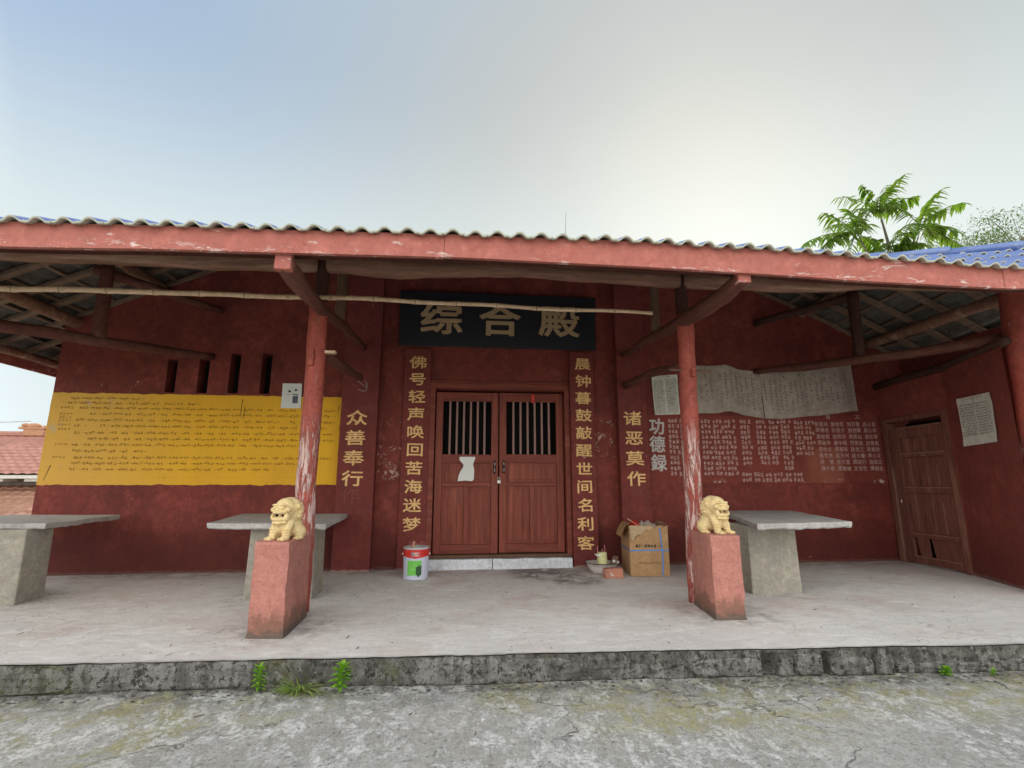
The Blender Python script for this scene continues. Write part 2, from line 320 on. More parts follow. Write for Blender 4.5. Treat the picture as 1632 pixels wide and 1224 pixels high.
# yellow notice area painted on plaster, with faint ruled lines
t = NT('yellow wall paint')
c = t.mix(t.ramp(t.noise(1.0, 6, .6), [(.3, 0), (.7, 1)]), (.80, .44, .020), (.68, .36, .028))
px_ = t.xyz()[0]
c = t.mix(t.math('MULTIPLY', t.rng(px_, -5.15, -3.6, 1, 0), .55), c, (.62, .38, .10))
br = t.n.new('ShaderNodeTexBrick'); br.inputs['Scale'].default_value = 1; br.inputs['Mortar Size'].default_value = .004
br.inputs['Brick Width'].default_value = .46; br.inputs['Row Height'].default_value = .23; br.inputs['Mortar Smooth'].default_value = .3
bm_ = t.vec((1, 1, 1), rot=(R(90), 0, 0)); t.l.new(bm_, br.inputs['Vector'])
line = t.math('MULTIPLY', br.outputs['Fac'], t.ramp(t.noise(3, 4), [(.45, 0), (.6, .28)]))
c = t.mix(line, c, (.33, .17, .03))
gp = t.math('MULTIPLY', t.ramp(t.noise(3.2, 6, .6, t.vec(loc=(1, 0, 4))), [(.6, 0), (.68, .8)]), t.rng(px_, -5.1, -4.7, 1, 0))
c = t.mix(gp, c, (.42, .38, .33))
c = t.mix(t.math('MULTIPLY', t.ramp(t.noise(9, 9, .75), [(.55, 0), (.8, 1)]), .5), c, (.42, .22, .05))
M['yellow'] = t.done(c, .7, t.bump(t.noise(14, 8, .7), .2, .008), .25)
# donor board plaster
t = NT('donor board plaster')
c = t.mix(t.ramp(t.noise(1.6, 7, .65), [(.35, 0), (.65, 1)]), (.23, .055, .040), (.18, .042, .033))
xx = t.xyz()
patch = t.math('MULTIPLY', t.rng(xx[0], 4.5, 4.75), t.rng(xx[0], 5.1, 5.2, 1, 0))
patch = t.math('MULTIPLY', patch, t.rng(xx[2], 1.62, 1.55))
c = t.mix(t.math('MULTIPLY', patch, t.ramp(t.noise(5, 6), [(.3, .4), (.55, 1)])), c, (.30, .10, .065))
edge = t.math('MULTIPLY', t.rng(t.math('ADD', xx[2], t.math('MULTIPLY', t.noise(7, 9, .8), .25)), 1.24, 1.27, 1, 0), t.ramp(t.noise(2.2, 3), [(.5, 0), (.56, 1)]))
edge = t.math('MULTIPLY', edge, t.ramp(t.noise(13, 7, .8), [(.50, 0), (.55, 1)]))
c = t.mix(edge, c, (.60, .52, .48))
c = t.mix(t.ramp(t.noise(8, 8, .7), [(.55, 0), (.8, .6)]), c, (.30, .13, .11))
M['donor'] = t.done(c, .85, t.bump(t.noise(14, 8, .7), .3, .01), .2)

# glazed tiles
t = NT('blue glazed tile')
c = t.mix(t.ramp(t.noise(2.5, 7, .65), [(.35, 0), (.7, 1)]), (.085, .145, .37), (.15, .22, .42))
c = t.mix(t.ramp(t.noise(9, 8, .75), [(.56, 0), (.72, .8)]), c, (.38, .40, .38))
M['tile'] = t.done(c, .22, t.bump(t.noise(20, 6), .2, .006), .5)
M['tile_end'] = paint('unglazed tile clay', (.50, .51, .42), (.42, .43, .36), rough=.9, bump=.4, grime=(.26, .26, .21), vscale=8)
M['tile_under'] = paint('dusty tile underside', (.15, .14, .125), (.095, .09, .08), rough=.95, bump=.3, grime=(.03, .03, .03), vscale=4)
M['far_tile'] = paint('pink clay roof tile', (.46, .23, .18), (.38, .185, .14), rough=.6, bump=.3, grime=(.28, .12, .09), vscale=2)
M['far_tile_low'] = paint('buff clay roof tile', (.46, .26, .18), (.36, .19, .13), rough=.7, bump=.3, grime=(.22, .12, .09), vscale=2)
M['far_wall'] = plain('dull plaster', (.30, .27, .24), .9, .1)  # one dull grey brown plaster for the far house
M['limewash'] = plain('limewash', (.72, .72, .66), .9, .1)
M['ornament'] = plain('orange ridge ornament', (.55, .30, .18), .8, .2, var=.4)

def leafmat(name, c1, c2, trans=.35, scale=3):
    t = NT(name)
    c = t.mix(t.ramp(t.noise(scale, 4), [(.35, 0), (.65, 1)]), c1, c2)
    t.done(c, .5, None, .35)
    tr = t.n.new('ShaderNodeBsdfTranslucent'); t.l.new(t.mix(1.0, c, (1.0, 1.25, .35), 'MULTIPLY'), tr.inputs['Color'])
    ms = t.n.new('ShaderNodeMixShader'); ms.inputs[0].default_value = trans
    t.l.new(t.b.outputs[0], ms.inputs[1]); t.l.new(tr.outputs[0], ms.inputs[2])
    t.l.new(ms.outputs[0], t.n['Material Output'].inputs['Surface']); return t.m
M['leaf'] = leafmat('young tree leaf', (.11, .19, .03), (.16, .20, .05), .55, 1.6)
M['leaf_fine'] = leafmat('grey green leaf', (.07, .13, .035), (.09, .12, .05), .4)
M['weed'] = leafmat('bright weed leaf', (.27, .47, .05), (.19, .38, .035), .45, 9)
M['grass'] = leafmat('grass blade', (.23, .38, .06), (.33, .38, .14), .35, 9)
M['bark'] = plain('grey bark', (.20, .18, .14), .9, .2)

# ------------------------------------------------------------------ mesh helpers
def fbm(x, y, z=0., o=4):
    return mnoise.fractal(Vector((x, y, z)), 1.0, 2.0, o)

class MB:
    def __init__(s): s.v = []; s.f = []; s.mi = []
    def face(s, idx, m=0): s.f.append(tuple(idx)); s.mi.append(m)
    def box(s, x0, x1, y0, y1, z0, z1, m=0, jit=0.0):
        b = len(s.v)
        for z in (z0, z1):
            for (x, y) in ((x0, y0), (x1, y0), (x1, y1), (x0, y1)):
                j = lambda: random.uniform(-jit, jit)
                s.v.append((x+j(), y+j(), z+j()))
        for q in ((0, 3, 2, 1), (4, 5, 6, 7), (0, 1, 5, 4), (1, 2, 6, 5), (2, 3, 7, 6), (3, 0, 4, 7)):
            s.face([b+i for i in q], m)
        return s
    def hexa(s, pts, m=0):                       # 8 corners, bottom ring then top ring
        b = len(s.v); s.v += [tuple(p) for p in pts]
        for q in ((0, 3, 2, 1), (4, 5, 6, 7), (0, 1, 5, 4), (1, 2, 6, 5), (2, 3, 7, 6), (3, 0, 4, 7)):
            s.face([b+i for i in q], m)
        return s
    def quad(s, a, b, c, d, m=0):
        k = len(s.v); s.v += [tuple(a), tuple(b), tuple(c), tuple(d)]; s.face((k, k+1, k+2, k+3), m); return s
    def grid(s, fn, nu, nv, m=0, flip=False):
        b = len(s.v)
        for j in range(nv+1):
            for i in range(nu+1):
                s.v.append(tuple(fn(i/nu, j/nv)))
        for j in range(nv):
            for i in range(nu):
                q = (b+j*(nu+1)+i, b+j*(nu+1)+i+1, b+(j+1)*(nu+1)+i+1, b+(j+1)*(nu+1)+i)
                s.face(q[::-1] if flip else q, m)
        return s
    def tube(s, pts, rad, seg=10, m=0, cap=True, wob=0.0, flat=1.0, sq=False):
        pts = [Vector(p) for p in pts]; n = len(pts); b = len(s.v)
        rad = rad if isinstance(rad, (list, tuple)) else [rad]*n
        up = Vector((0, 0, 1)); t0 = (pts[1]-pts[0]).normalized()
        if abs(t0.z) > .9: up = Vector((0, 1, 0))
        for i, p in enumerate(pts):
            t_ = (pts[min(i+1, n-1)]-pts[max(i-1, 0)]).normalized()
            a = t_.cross(up).normalized(); c = a.cross(t_).normalized()
            for k in range(seg):
                an = 2*math.pi*(k+.5)/seg
                w = 1+wob*fbm(p.x*2+math.cos(an)*.6, p.y*2+math.sin(an)*.6, p.z*2)
                r = rad[i]*w
                if sq: r *= 1/max(abs(math.cos(an)), abs(math.sin(an)))*.86
                s.v.append(tuple(p+a*math.cos(an)*r+c*math.sin(an)*r*flat))
        for i in range(n-1):
            for k in range(seg):
                s.face((b+i*seg+k, b+i*seg+(k+1) % seg, b+(i+1)*seg+(k+1) % seg, b+(i+1)*seg+k), m)
        if cap:
            s.face([b+k for k in range(seg)][::-1], m); s.face([b+(n-1)*seg+k for k in range(seg)], m)
        return s
    def lathe(s, prof, cx, cy, cz=0, seg=24, m=0, wob=0):
        b = len(s.v); n = len(prof)
        for (r, z) in prof:
            for k in range(seg):
                a = 2*math.pi*k/seg; s.v.append((cx+r*math.cos(a), cy+r*math.sin(a), cz+z))
        for i in range(n-1):
            for k in range(seg):
                s.face((b+i*seg+k, b+i*seg+(k+1) % seg, b+(i+1)*seg+(k+1) % seg, b+(i+1)*seg+k), m)
        return s
    def ell(s, c, r, seg=14, rings=9, m=0):
        b = len(s.v)
        for j in range(rings+1):
            th = math.pi*j/rings
            for k in range(seg):
                a = 2*math.pi*k/seg
                s.v.append((c[0]+r[0]*math.sin(th)*math.cos(a), c[1]+r[1]*math.sin(th)*math.sin(a), c[2]-r[2]*math.cos(th)))
        for j in range(rings):
            for k in range(seg):
                s.face((b+j*seg+k, b+j*seg+(k+1) % seg, b+(j+1)*seg+(k+1) % seg, b+(j+1)*seg+k), m)
        return s
    def build(s, name, mats, parent=None, smooth=False):
        o0 = wloc(parent) if parent is not None else Vector((0, 0, 0))
        me = bpy.data.meshes.new(name)
        me.from_pydata([(v[0]-o0.x, v[1]-o0.y, v[2]-o0.z) for v in s.v], [], s.f)
        mats = mats if isinstance(mats, (list, tuple)) else [mats]
        for m in mats: me.materials.append(m)
        if len(mats) > 1: me.polygons.foreach_set('material_index', s.mi)
        if smooth: me.polygons.foreach_set('use_smooth', [True]*len(me.polygons))
        me.validate(); me.update()
        o = bpy.data.objects.new(name, me); col.objects.link(o)
        if parent is not None: o.parent = parent
        return o

def wloc(o):
    v = Vector((0, 0, 0))
    while o is not None: v += Vector(o.location); o = o.parent
    return v

def thing(name, label, cat, loc=(0, 0, 0), group=None):
    o = bpy.data.objects.new(name, None); o.empty_display_size = .2; col.objects.link(o); o.location = loc
    o['label'] = label; o['category'] = cat
    if group: o['group'] = group
    return o
def tag(o, label=None, cat=None, group=None, kind=None):
    for k, v in (('label', label), ('category', cat), ('group', group), ('kind', kind)):
        if v: o[k] = v
    return o
def lerp_tab(tab, x):
    if x <= tab[0][0]: return tab[0][1]
    for (a, b), (c, d) in zip(tab, tab[1:]):
        if x <= c:
            u = (x-a)/(c-a); u = u*u*(3-2*u)*.5+u*.5
            return b+(d-b)*u
    return tab[-1][1]
def bevel(o, w=.006, seg=2):
    m = o.modifiers.new('b', 'BEVEL'); m.width = w; m.segments = seg; m.limit_method = 'ANGLE'; return o

# glyphs come from Blender's own built-in font
_g = {}
def glyph(ch):
    if ch not in _g:
        c = bpy.data.curves.new('glyph', 'FONT'); c.body = ch; c.size = 1; c.resolution_u = 2
        o = bpy.data.objects.new('glyph', c); col.objects.link(o); bpy.context.view_layer.update()
        me = bpy.data.meshes.new_from_object(o.evaluated_get(bpy.context.evaluated_depsgraph_get()))
        vs = [tuple(v.co[:2]) for v in me.vertices]; fs = [tuple(p.vertices) for p in me.polygons]
        if vs:
            x0, x1 = min(v[0] for v in vs), max(v[0] for v in vs); y0, y1 = min(v[1] for v in vs), max(v[1] for v in vs)
            vs = [(v[0]-(x0+x1)/2, v[1]-(y0+y1)/2) for v in vs]
        bpy.data.objects.remove(o); bpy.data.curves.remove(c); bpy.data.meshes.remove(me)
        _g[ch] = (vs, fs)
    return _g[ch]
def put_glyph(mb, ch, pos, w, h, right=(1, 0, 0), up=(0, 0, 1), nor=(0, -1, 0), bold=0.0, tilt=0.0, m=0, mapf=None):
    vs, fs = glyph(ch); right, up, nor, pos = Vector(right), Vector(up), Vector(nor), Vector(pos)
    offs = [(0, 0)] if bold <= 0 else [(0, 0), (bold, 0), (-bold, 0), (0, bold*.8), (0, -bold*.8), (bold*.7, bold*.6), (-bold*.7, -bold*.6), (bold*.7, -bold*.6), (-bold*.7, bold*.6)]
    ct, st = math.cos(tilt), math.sin(tilt)
    for k, (dx, dz) in enumerate(offs):
        b = len(mb.v)
        for (x, y) in vs:
            X, Y = x*w+dx, y*h+dz; X, Y = X*ct-Y*st, X*st+Y*ct
            mb.v.append(tuple(pos+right*X+up*Y+nor*(.0003*k)) if mapf is None else tuple(mapf(X, Y, .0003*k)))
        for f in fs: mb.face([b+i for i in f], m)
def scribble(mb, fn, x, z, w, h, rnd, thick=.0035, n=6):
    """illegible handwritten character: fn(x, z, k) maps to 3-D"""
    for k in range(n):
        if rnd.random() < .5:
            z0 = z+rnd.uniform(-.5, .5)*h; a, b = (x-w*rnd.uniform(.2, .5), z0), (x+w*rnd.uniform(.1, .5), z0+rnd.uniform(-.05, .12)*h)
        else:
            x0 = x+rnd.uniform(-.4, .4)*w; a, b = (x0, z+h*rnd.uniform(0, .5)), (x0+rnd.uniform(-.3, .3)*w, z-h*rnd.uniform(.1, .5))
        dx, dz = b[0]-a[0], b[1]-a[1]; L = math.hypot(dx, dz) or 1; px, pz = -dz/L*thick/2, dx/L*thick/2
        o = .0002*k
        mb.quad(fn(a[0]-px, a[1]-pz, o), fn(b[0]-px, b[1]-pz, o), fn(b[0]+px*.6, b[1]+pz*.6, o), fn(a[0]+px, a[1]+pz, o))

# ================================================================== SETTING
YSTEP = lambda x: 3.502-.0430*x+.010*math.sin(x*1.1)
LOW = -.17
def yardz(x, y):
    return LOW+.010*fbm(x*.9, y*.9)+.004*fbm(x*5, y*5)
def gx(u, a, b): return a+(b-a)*u
g = MB()
g.grid(lambda u, v: (gx(u, -9, 9), gx(v, -4, 3.75), yardz(gx(u, -9, 9), gx(v, -4, 3.75))), 220, 100)
o = g.build('yard_ground', M['yard'], smooth=True); tag(o, kind='structure')
g = MB(); g.grid(lambda u, v: ((u-.5)*1600, (v-.5)*1600, LOW-.06), 8, 8)
tp = NT('distant earth'); M['earth'] = tp.done(tp.mix(tp.noise(.2, 6), (.22, .22, .14), (.30, .27, .20)), .95)
tag(g.build('ground', M['earth']), kind='structure')

# porch platform
def topz(x, y): return .006*fbm(x*.8, y*.8, 3)+.0015*fbm(x*6, y*6, 1)
def edge_y(x): return YSTEP(x)+.014*fbm(x*2.2, 0, 7)+.010*fbm(x*9, 0, 2)+.006*fbm(x*40, 0, 2)
g = MB()
X0, X1 = -6.6, 9.0
g.grid(lambda u, v: (gx(u, X0, X1), edge_y(gx(u, X0, X1))+(11.5-edge_y(gx(u, X0, X1)))*v**1.6, topz(gx(u, X0, X1), v**1.6*8)), 420, 60)
def stepface(u, v):
    x = gx(u, X0, X1); z = LOW-.03+(0-LOW+.024)*v
    rec = 0.0
    if 2.02 < x < 2.13 or 2.425 < x < 2.475: rec = .07*(1-abs(v-.45)*1.6 if v < .85 else 0)
    under = .05*max(0, 1-abs(v-.05)*9)
    return (x, edge_y(x)+.020*fbm(x*3, z*9, 5)*(1-v)+.014*fbm(x*12, z*14, 1)*(1-v)+.006*fbm(x*35, z*35, 1)*(1-v)+max(rec, 0)+under*.6, z+topz(x, 0)*v)
g.grid(stepface, 1300, 12, 1)
o = g.build('porch_platform', [M['porch'], M['step']], smooth=True); tag(o, kind='structure')
# side faces of the platform
g = MB(); g.box(X0-.02, X0, edge_y(X0), 11.5, LOW-.06, -.004).box(X1, X1+.02, edge_y(X1), 11.5, LOW-.06, -.004)
g.build('platform_side', M['step'], o)

def stone(x0, x1, z0, z1, proud, seed, rl=.02, rr=.02):
    g = MB(); n = 56; rnd = random.Random(seed)
    w, hgt = x1-x0, z1-z0; cx, cz = (x0+x1)/2, (z0+z1)/2
    ring = []
    for k in range(n):
        a = 2*math.pi*k/n; e = (9.0, 4.0, 14.0)[seed % 3]
        ca, sa = math.cos(a), math.sin(a)
        rr_ = (abs(ca)**e+abs(sa)**e)**(-1/e)
        j = 1+.05*fbm(ca*2+seed, sa*2, 1)+.035*fbm(ca*9+seed, sa*9, 3)
        ring.append((cx+ca*rr_*w/2*j, cz+sa*rr_*hgt/2*(1+.16*fbm(ca*3+seed, sa*3, 4)+.08*fbm(ca*11+seed, sa*11, 6))))
    b = 0
    for sc_, dy in ((1.0, .02), (.995, -proud*.75), (.965, -proud*.95), (.55, -proud)):
        for (x, z) in ring:
            X, Z = cx+(x-cx)*(1-(1-sc_)*min(1, hgt/w)), cz+(z-cz)*sc_
            g.v.append((X, edge_y(X)+dy+.007*fbm(X*8, Z*14, seed)+.004*fbm(X*30, Z*30, seed), Z))
    g.v.append((cx, edge_y(cx)-proud*1.05, cz))
    for i in range(3):
        for k in range(n):
            g.face((i*n+k, i*n+(k+1) % n, (i+1)*n+(k+1) % n, (i+1)*n+k))
    for k in range(n): g.face((3*n+k, 3*n+(k+1) % n, 4*n))
    return g.build('stone', M['stone'], o, smooth=True)
for a in ((-4.2, -2.32, -.17, -.012, .007, 1), (-2.30, -1.215, -.152, -.008, .014, 2), (-.245, .275, -.168, -.012, .010, 3), (.28, .80, -.162, -.03, .004, 4), (.86, 1.12, -.10, -.02, .006, 5),
          (1.16, 1.42, -.165, -.08, .005, 6), (1.55, 2.01, -.160, -.055, .007, 7), (2.135, 2.225, -.165, -.055, .016, 8), (2.235, 2.42, -.16, -.035, .018, 9),
          (2.48, 2.78, -.165, -.06, .018, 10), (2.79, 2.92, -.165, -.05, .022, 11), (2.95, 3.6, -.165, -.105, .010, 12), (3.7, 4.4, -.16, -.085, .008, 13)):
    stone(*a)
# flakes and grit lying along the foot of the step
g = MB(); rnd = random.Random(5)
for k in range(900):
    x = rnd.uniform(-3.2, 4.2); y = edge_y(x)-abs(rnd.gauss(0, .07))-.012; s_ = rnd.uniform(.004, .016)
    if k % 5 == 0: y = edge_y(x)+rnd.uniform(.05, 2.9); z = .003; s_ *= .55
    else: z = yardz(x, y)+.002
    b = len(g.v)
    for q in range(5): g.v.append((x+s_*math.cos(q*1.26+k), y+s_*math.sin(q*1.26+k)*rnd.uniform(.6, 1), z+rnd.uniform(-.001, .003)))
    g.v.append((x, y, z+s_*.5))
    for q in range(5): g.face((b+q, b+(q+1) % 5, b+5))
tag(g.build('grit', M['stone']), 'small flakes of mortar and grit along the foot of the step', 'grit', kind='stuff')

rnd = random.Random(31); g = MB()
for k in range(150):
    x = rnd.uniform(-3.5, 5.0); y = rnd.uniform(2.2, 6.7); z = (topz(x, y) if y > edge_y(x) else yardz(x, y))+.004
    if abs(y-edge_y(x)) < .03: continue
    a = rnd.uniform(0, 3.14); L_ = rnd.uniform(.008, .030); w_ = rnd.uniform(.002, .007); dx, dy = math.cos(a)*L_, math.sin(a)*L_
    g.quad((x-dx+dy*w_/L_, y-dy-dx*w_/L_, z), (x+dx, y+dy-w_*.3, z+.003), (x+dx*.9-dy*w_/L_, y+dy+dx*w_/L_, z+.004), (x-dx, y-dy+w_, z+.001))
tag(g.build('leaf_litter', M['post_pale']), 'scattered bits of straw and dry leaf on the porch floor and yard', 'litter', kind='stuff')

# ================================================================== TEMPLE HALL
hall = thing('temple_hall', 'long red painted temple hall with blue tiled hip roof and open front porch', 'temple', (0.4, 6.85, 0))
def wall_holes(x0, x1, z0, z1, y, holes, depth, step=.5):
    xs = sorted({x0, x1, *[h[0] for h in holes], *[h[1] for h in holes]}); zs = sorted({z0, z1, *[h[2] for h in holes], *[h[3] for h in holes]})
    def fill(a):
        r = [a[0]]
        for p, q in zip(a, a[1:]):
            n = max(1, round((q-p)/step))
            r += [p+(q-p)*k/n for k in range(1, n+1)]
        return r
    xs, zs = fill(xs), fill(zs); g = MB()
    for i in range(len(xs)-1):
        for j in range(len(zs)-1):
            cx, cz = (xs[i]+xs[i+1])/2, (zs[j]+zs[j+1])/2
            if any(h[0] < cx < h[1] and h[2] < cz < h[3] for h in holes): continue
            g.quad((xs[i], y, zs[j]), (xs[i+1], y, zs[j]), (xs[i+1], y, zs[j+1]), (xs[i], y, zs[j+1]))
    for (a, b, c, d) in holes:
        g.quad((a, y, c), (a, y+depth, c), (a, y+depth, d), (a, y, d)); g.quad((b, y, c), (b, y, d), (b, y+depth, d), (b, y+depth, c))
        g.quad((a, y, c), (b, y, c), (b, y+depth, c), (a, y+depth, c)); g.quad((a, y, d), (a, y+depth, d), (b, y+depth, d), (b, y, d))
    return g
slits = [(-3.82, -3.70, 2.235, 2.68), (-3.43, -3.30, 2.235, 2.70), (-3.045, -2.915, 2.24, 2.78), (-2.645, -2.515, 2.24, 2.785)]
g = wall_holes(-5.14, 7.6, -.02, 4.30, 6.85, slits+[(-.33, 1.475, .10, 2.345)], .26)
g.box(-5.14, -4.9, 6.852, 11.0, -.02, 4.28); g.box(7.4, 7.6, 6.852, 11.0, -.02, 4.28); g.box(-4.9, 7.4, 10.8, 11.0, -.02, 4.28)
g.build('wall', M['wall'], hall)
g = MB(); g.box(-4.9, 7.4, 6.86, 10.8, 4.24, 4.27); g.build('ceiling', M['dark'], hall)
for k, s_ in enumerate(slits):            # dark sheets painting the unlit depth of the slit windows
    g = MB(); g.box(s_[0]+.002, s_[1]-.002, 7.02, 7.05, s_[2]+.002, s_[3]-.002); g.build('slot_dark_sheet', M['dark'], hall)

# pilasters and the flat bands beside the door
def pil(x0, x1, y0, z1, mat=M['pilaster']):
    g = MB(); g.box(x0, x1, y0, 6.848, -.01, z1); return bevel(g.build('pilaster', mat, hall), .008)
pL = pil(-1.545, -1.075, 6.70, 4.25); pR = pil(2.185, 2.60, 6.70, 4.25)
bL = pil(-.76, -.402, 6.79, 2.90); bR = pil(1.52, 1.86, 6.74, 2.90)

# gold couplets
def column_text(txt, x0, x1, z0, z1, y, w, h, bold, parent, mat=M['gold']):
    n = len(txt); rnd = random.Random(len(txt)+int(x0*10))
    for k, ch in enumerate(txt):
        u = k/(n-1); g = MB()
        put_glyph(g, ch, (x0+(x1-x0)*u+rnd.uniform(-.004, .004), y, z0+(z1-z0)*u), w*1.08, h*1.08, bold=bold, tilt=rnd.uniform(-.02, .02))
        g.build('character', mat, parent)
column_text('佛号轻声唤回苦海迷梦', -.58, -.585, 2.705, .56, 6.786, .222, .170, .0036, bL)
column_text('晨钟暮鼓敲醒世间名利客', 1.71, 1.685, 2.722, .31, 6.736, .218, .168, .0036, bR)
column_text('众善奉行', -1.33, -1.35, 1.92, 1.14, 6.696, .255, .19, .0042, pL)
column_text('诸恶莫作', 2.38, 2.40, 1.96, 1.14, 6.696, .250, .19, .0042, pR)
for ch, x, z, w, h, pp in (('作', -1.36, .93, .24, .22, pL), ('恶', -1.33, 1.53, .2, .12, pL), ('莫', 2.40, .99, .2, .18, pR)):
    g = MB(); put_glyph(g, ch, (x, 6.6975, z), w, h); g.build('painted_over_character', M['ghost'], pp)

# yellow panel with handwriting
def ragged(x0, x1, z0, z1, y, amp, nu=90, nz=14, seed=0, th=.004):
    def fn(u, v):
        x, z = gx(u, x0, x1), gx(v, z0, z1)
        if v in (0, 1): z += amp*fbm(x*5, v*3+seed)+amp*.5*fbm(x*21, v+seed)
        if u in (0, 1): x += amp*fbm(u*3+seed, z*7)
        return (x, y, z)
    g = MB(); g.grid(fn, nu, nz)
    return g
g = ragged(-5.142, -1.575, 1.058, 2.21, 6.845, .012)
yp = g.build('yellow_panel', M['yellow'], hall)
g = MB(); rnd = random.Random(3)
wf = lambda x, z, k=0: (x, 6.8425-k, z)
rows = [(-4.90, -4.1, 2.145), (-4.93, -3.35, 2.085), (-4.78, -1.75, 2.02), (-4.79, -1.75, 1.945), (-4.80, -1.75, 1.865), (-4.81, -1.75, 1.79), (-4.80, -1.75, 1.705), (-4.78, -1.75, 1.63),
        (-4.80, -1.95, 1.555), (-4.78, -3.95, 1.475), (-4.76, -1.75, 1.395), (-4.77, -1.8, 1.325), (-4.78, -2.45, 1.25)]
for r_, (a, b, z) in enumerate(rows):
    x = a
    while x < b:
        if rnd.random() < .97:
            for k in range(rnd.choice((2, 3, 3))):
                scribble(g, wf, x+.036*k, z+rnd.uniform(-.006, .006), .034, .034, rnd, .0029, 7)
            z1 = z-.004; g.quad(wf(x+.10, z1), wf(x+.135, z1+.002), wf(x+.135, z1+.006), wf(x+.10, z1+.004))
        x += .143+rnd.uniform(-.008, .010)
for z in (2.02, 1.94, 1.90, 1.86, 1.80, 1.75, 1.555, 1.40):
    for k in range(4): scribble(g, wf, -5.0+.04*k, z, .03, .03, rnd, .004, 4)
g.build('lettering', M['ink'], yp)['kind'] = 'stuff'
for (x, z, dx, dz) in ((-5.02, 1.30, -.05, -.19), (-2.84, 2.16, -.01, -.24), (-2.80, 2.06, -.01, -.16), (-1.61, 2.1, 0, -.1)):
    g = MB(); g.quad(wf(x, z, .001), wf(x+.008, z, .001), wf(x+dx+.004, z+dz, .001), wf(x+dx, z+dz, .001)); g.build('crack', M['ink_black'], yp)

# donor board with white names
g = ragged(2.64, 6.205, 1.085, 2.035, 6.845, .008, 80, 14, 4)
dp = g.build('donor_panel', M['donor'], hall)
g = MB()
for ch, x, z in (('功', 2.78, 1.87), ('德', 2.775, 1.62), ('録', 2.785, 1.36)):
    put_glyph(g, ch, (x, 6.8425, z), .235, .245, bold=.0055, tilt=-.03)
g.build('lettering', M['white_letter'], dp)
g = MB(); rnd = random.Random(8)
names = [['彭祖兴', '谭祖合', '周世民', '周尚华', '周世才', '段世贵', '段 慧', '段小敏'], ['詹世红', '段德才', '段照华', '谭中明', '周祖民', '段天兴', '段天富', '谭荣林'],
         ['刘万奎', '周绍辉', '刘贵山', '刘世英', '段世江', '段大勤', '周国行', '文世生'], ['段小东', '周小华', '周仕学', '刘青松', '段德胜', '李小文', '周绍正', '谭朝良']]
for c_, lst in enumerate(names):
    for r_, nm in enumerate(lst):
        for k, ch in enumerate(nm):
            if ch != ' ': put_glyph(g, ch, (5.29+.255*c_+.072*(k-1)+.004*r_, 6.8425, 1.935-.092*r_+rnd.uniform(-.004, .004)), .066, .072, bold=.0018, tilt=rnd.uniform(-.08, .08))
put_glyph(g, '周', (5.41, 6.8425, 2.035), .07, .06, bold=.0015); put_glyph(g, '工', (5.88, 6.8425, 2.045), .10, .06, bold=.0015)
g.build('name_lettering', M['pale_letter'], dp)
g = MB()
wf2 = lambda x, z, k=0: (x, 6.8425-k, z)
for (a, b, zt, zb) in ((2.95, 3.30, 1.95, 1.20), (3.44, 3.92, 1.95, 1.20), (4.03, 4.20, 1.95, 1.30), (4.27, 4.42, 1.95, 1.5), (4.47, 4.60, 1.95, 1.5), (4.65, 4.82, 1.96, 1.25), (4.86, 5.14, 1.95, 1.5), (4.30, 4.60, 1.44, 1.30), (4.0, 4.9, 1.20, 1.12)):
    z = zt
    while z > zb:
        x = a
        while x < b:
            nm = rnd.choice((3, 3, 2))
            for k in range(nm):
                if x+.05*k < b: scribble(g, wf2, x+.05*k+.02, z+rnd.uniform(-.005, .005), .044, .056, rnd, .0070, 11)
            x += .052*nm+.02
        z -= .074
g.build('lettering', M['pale_letter'], dp)['kind'] = 'stuff'

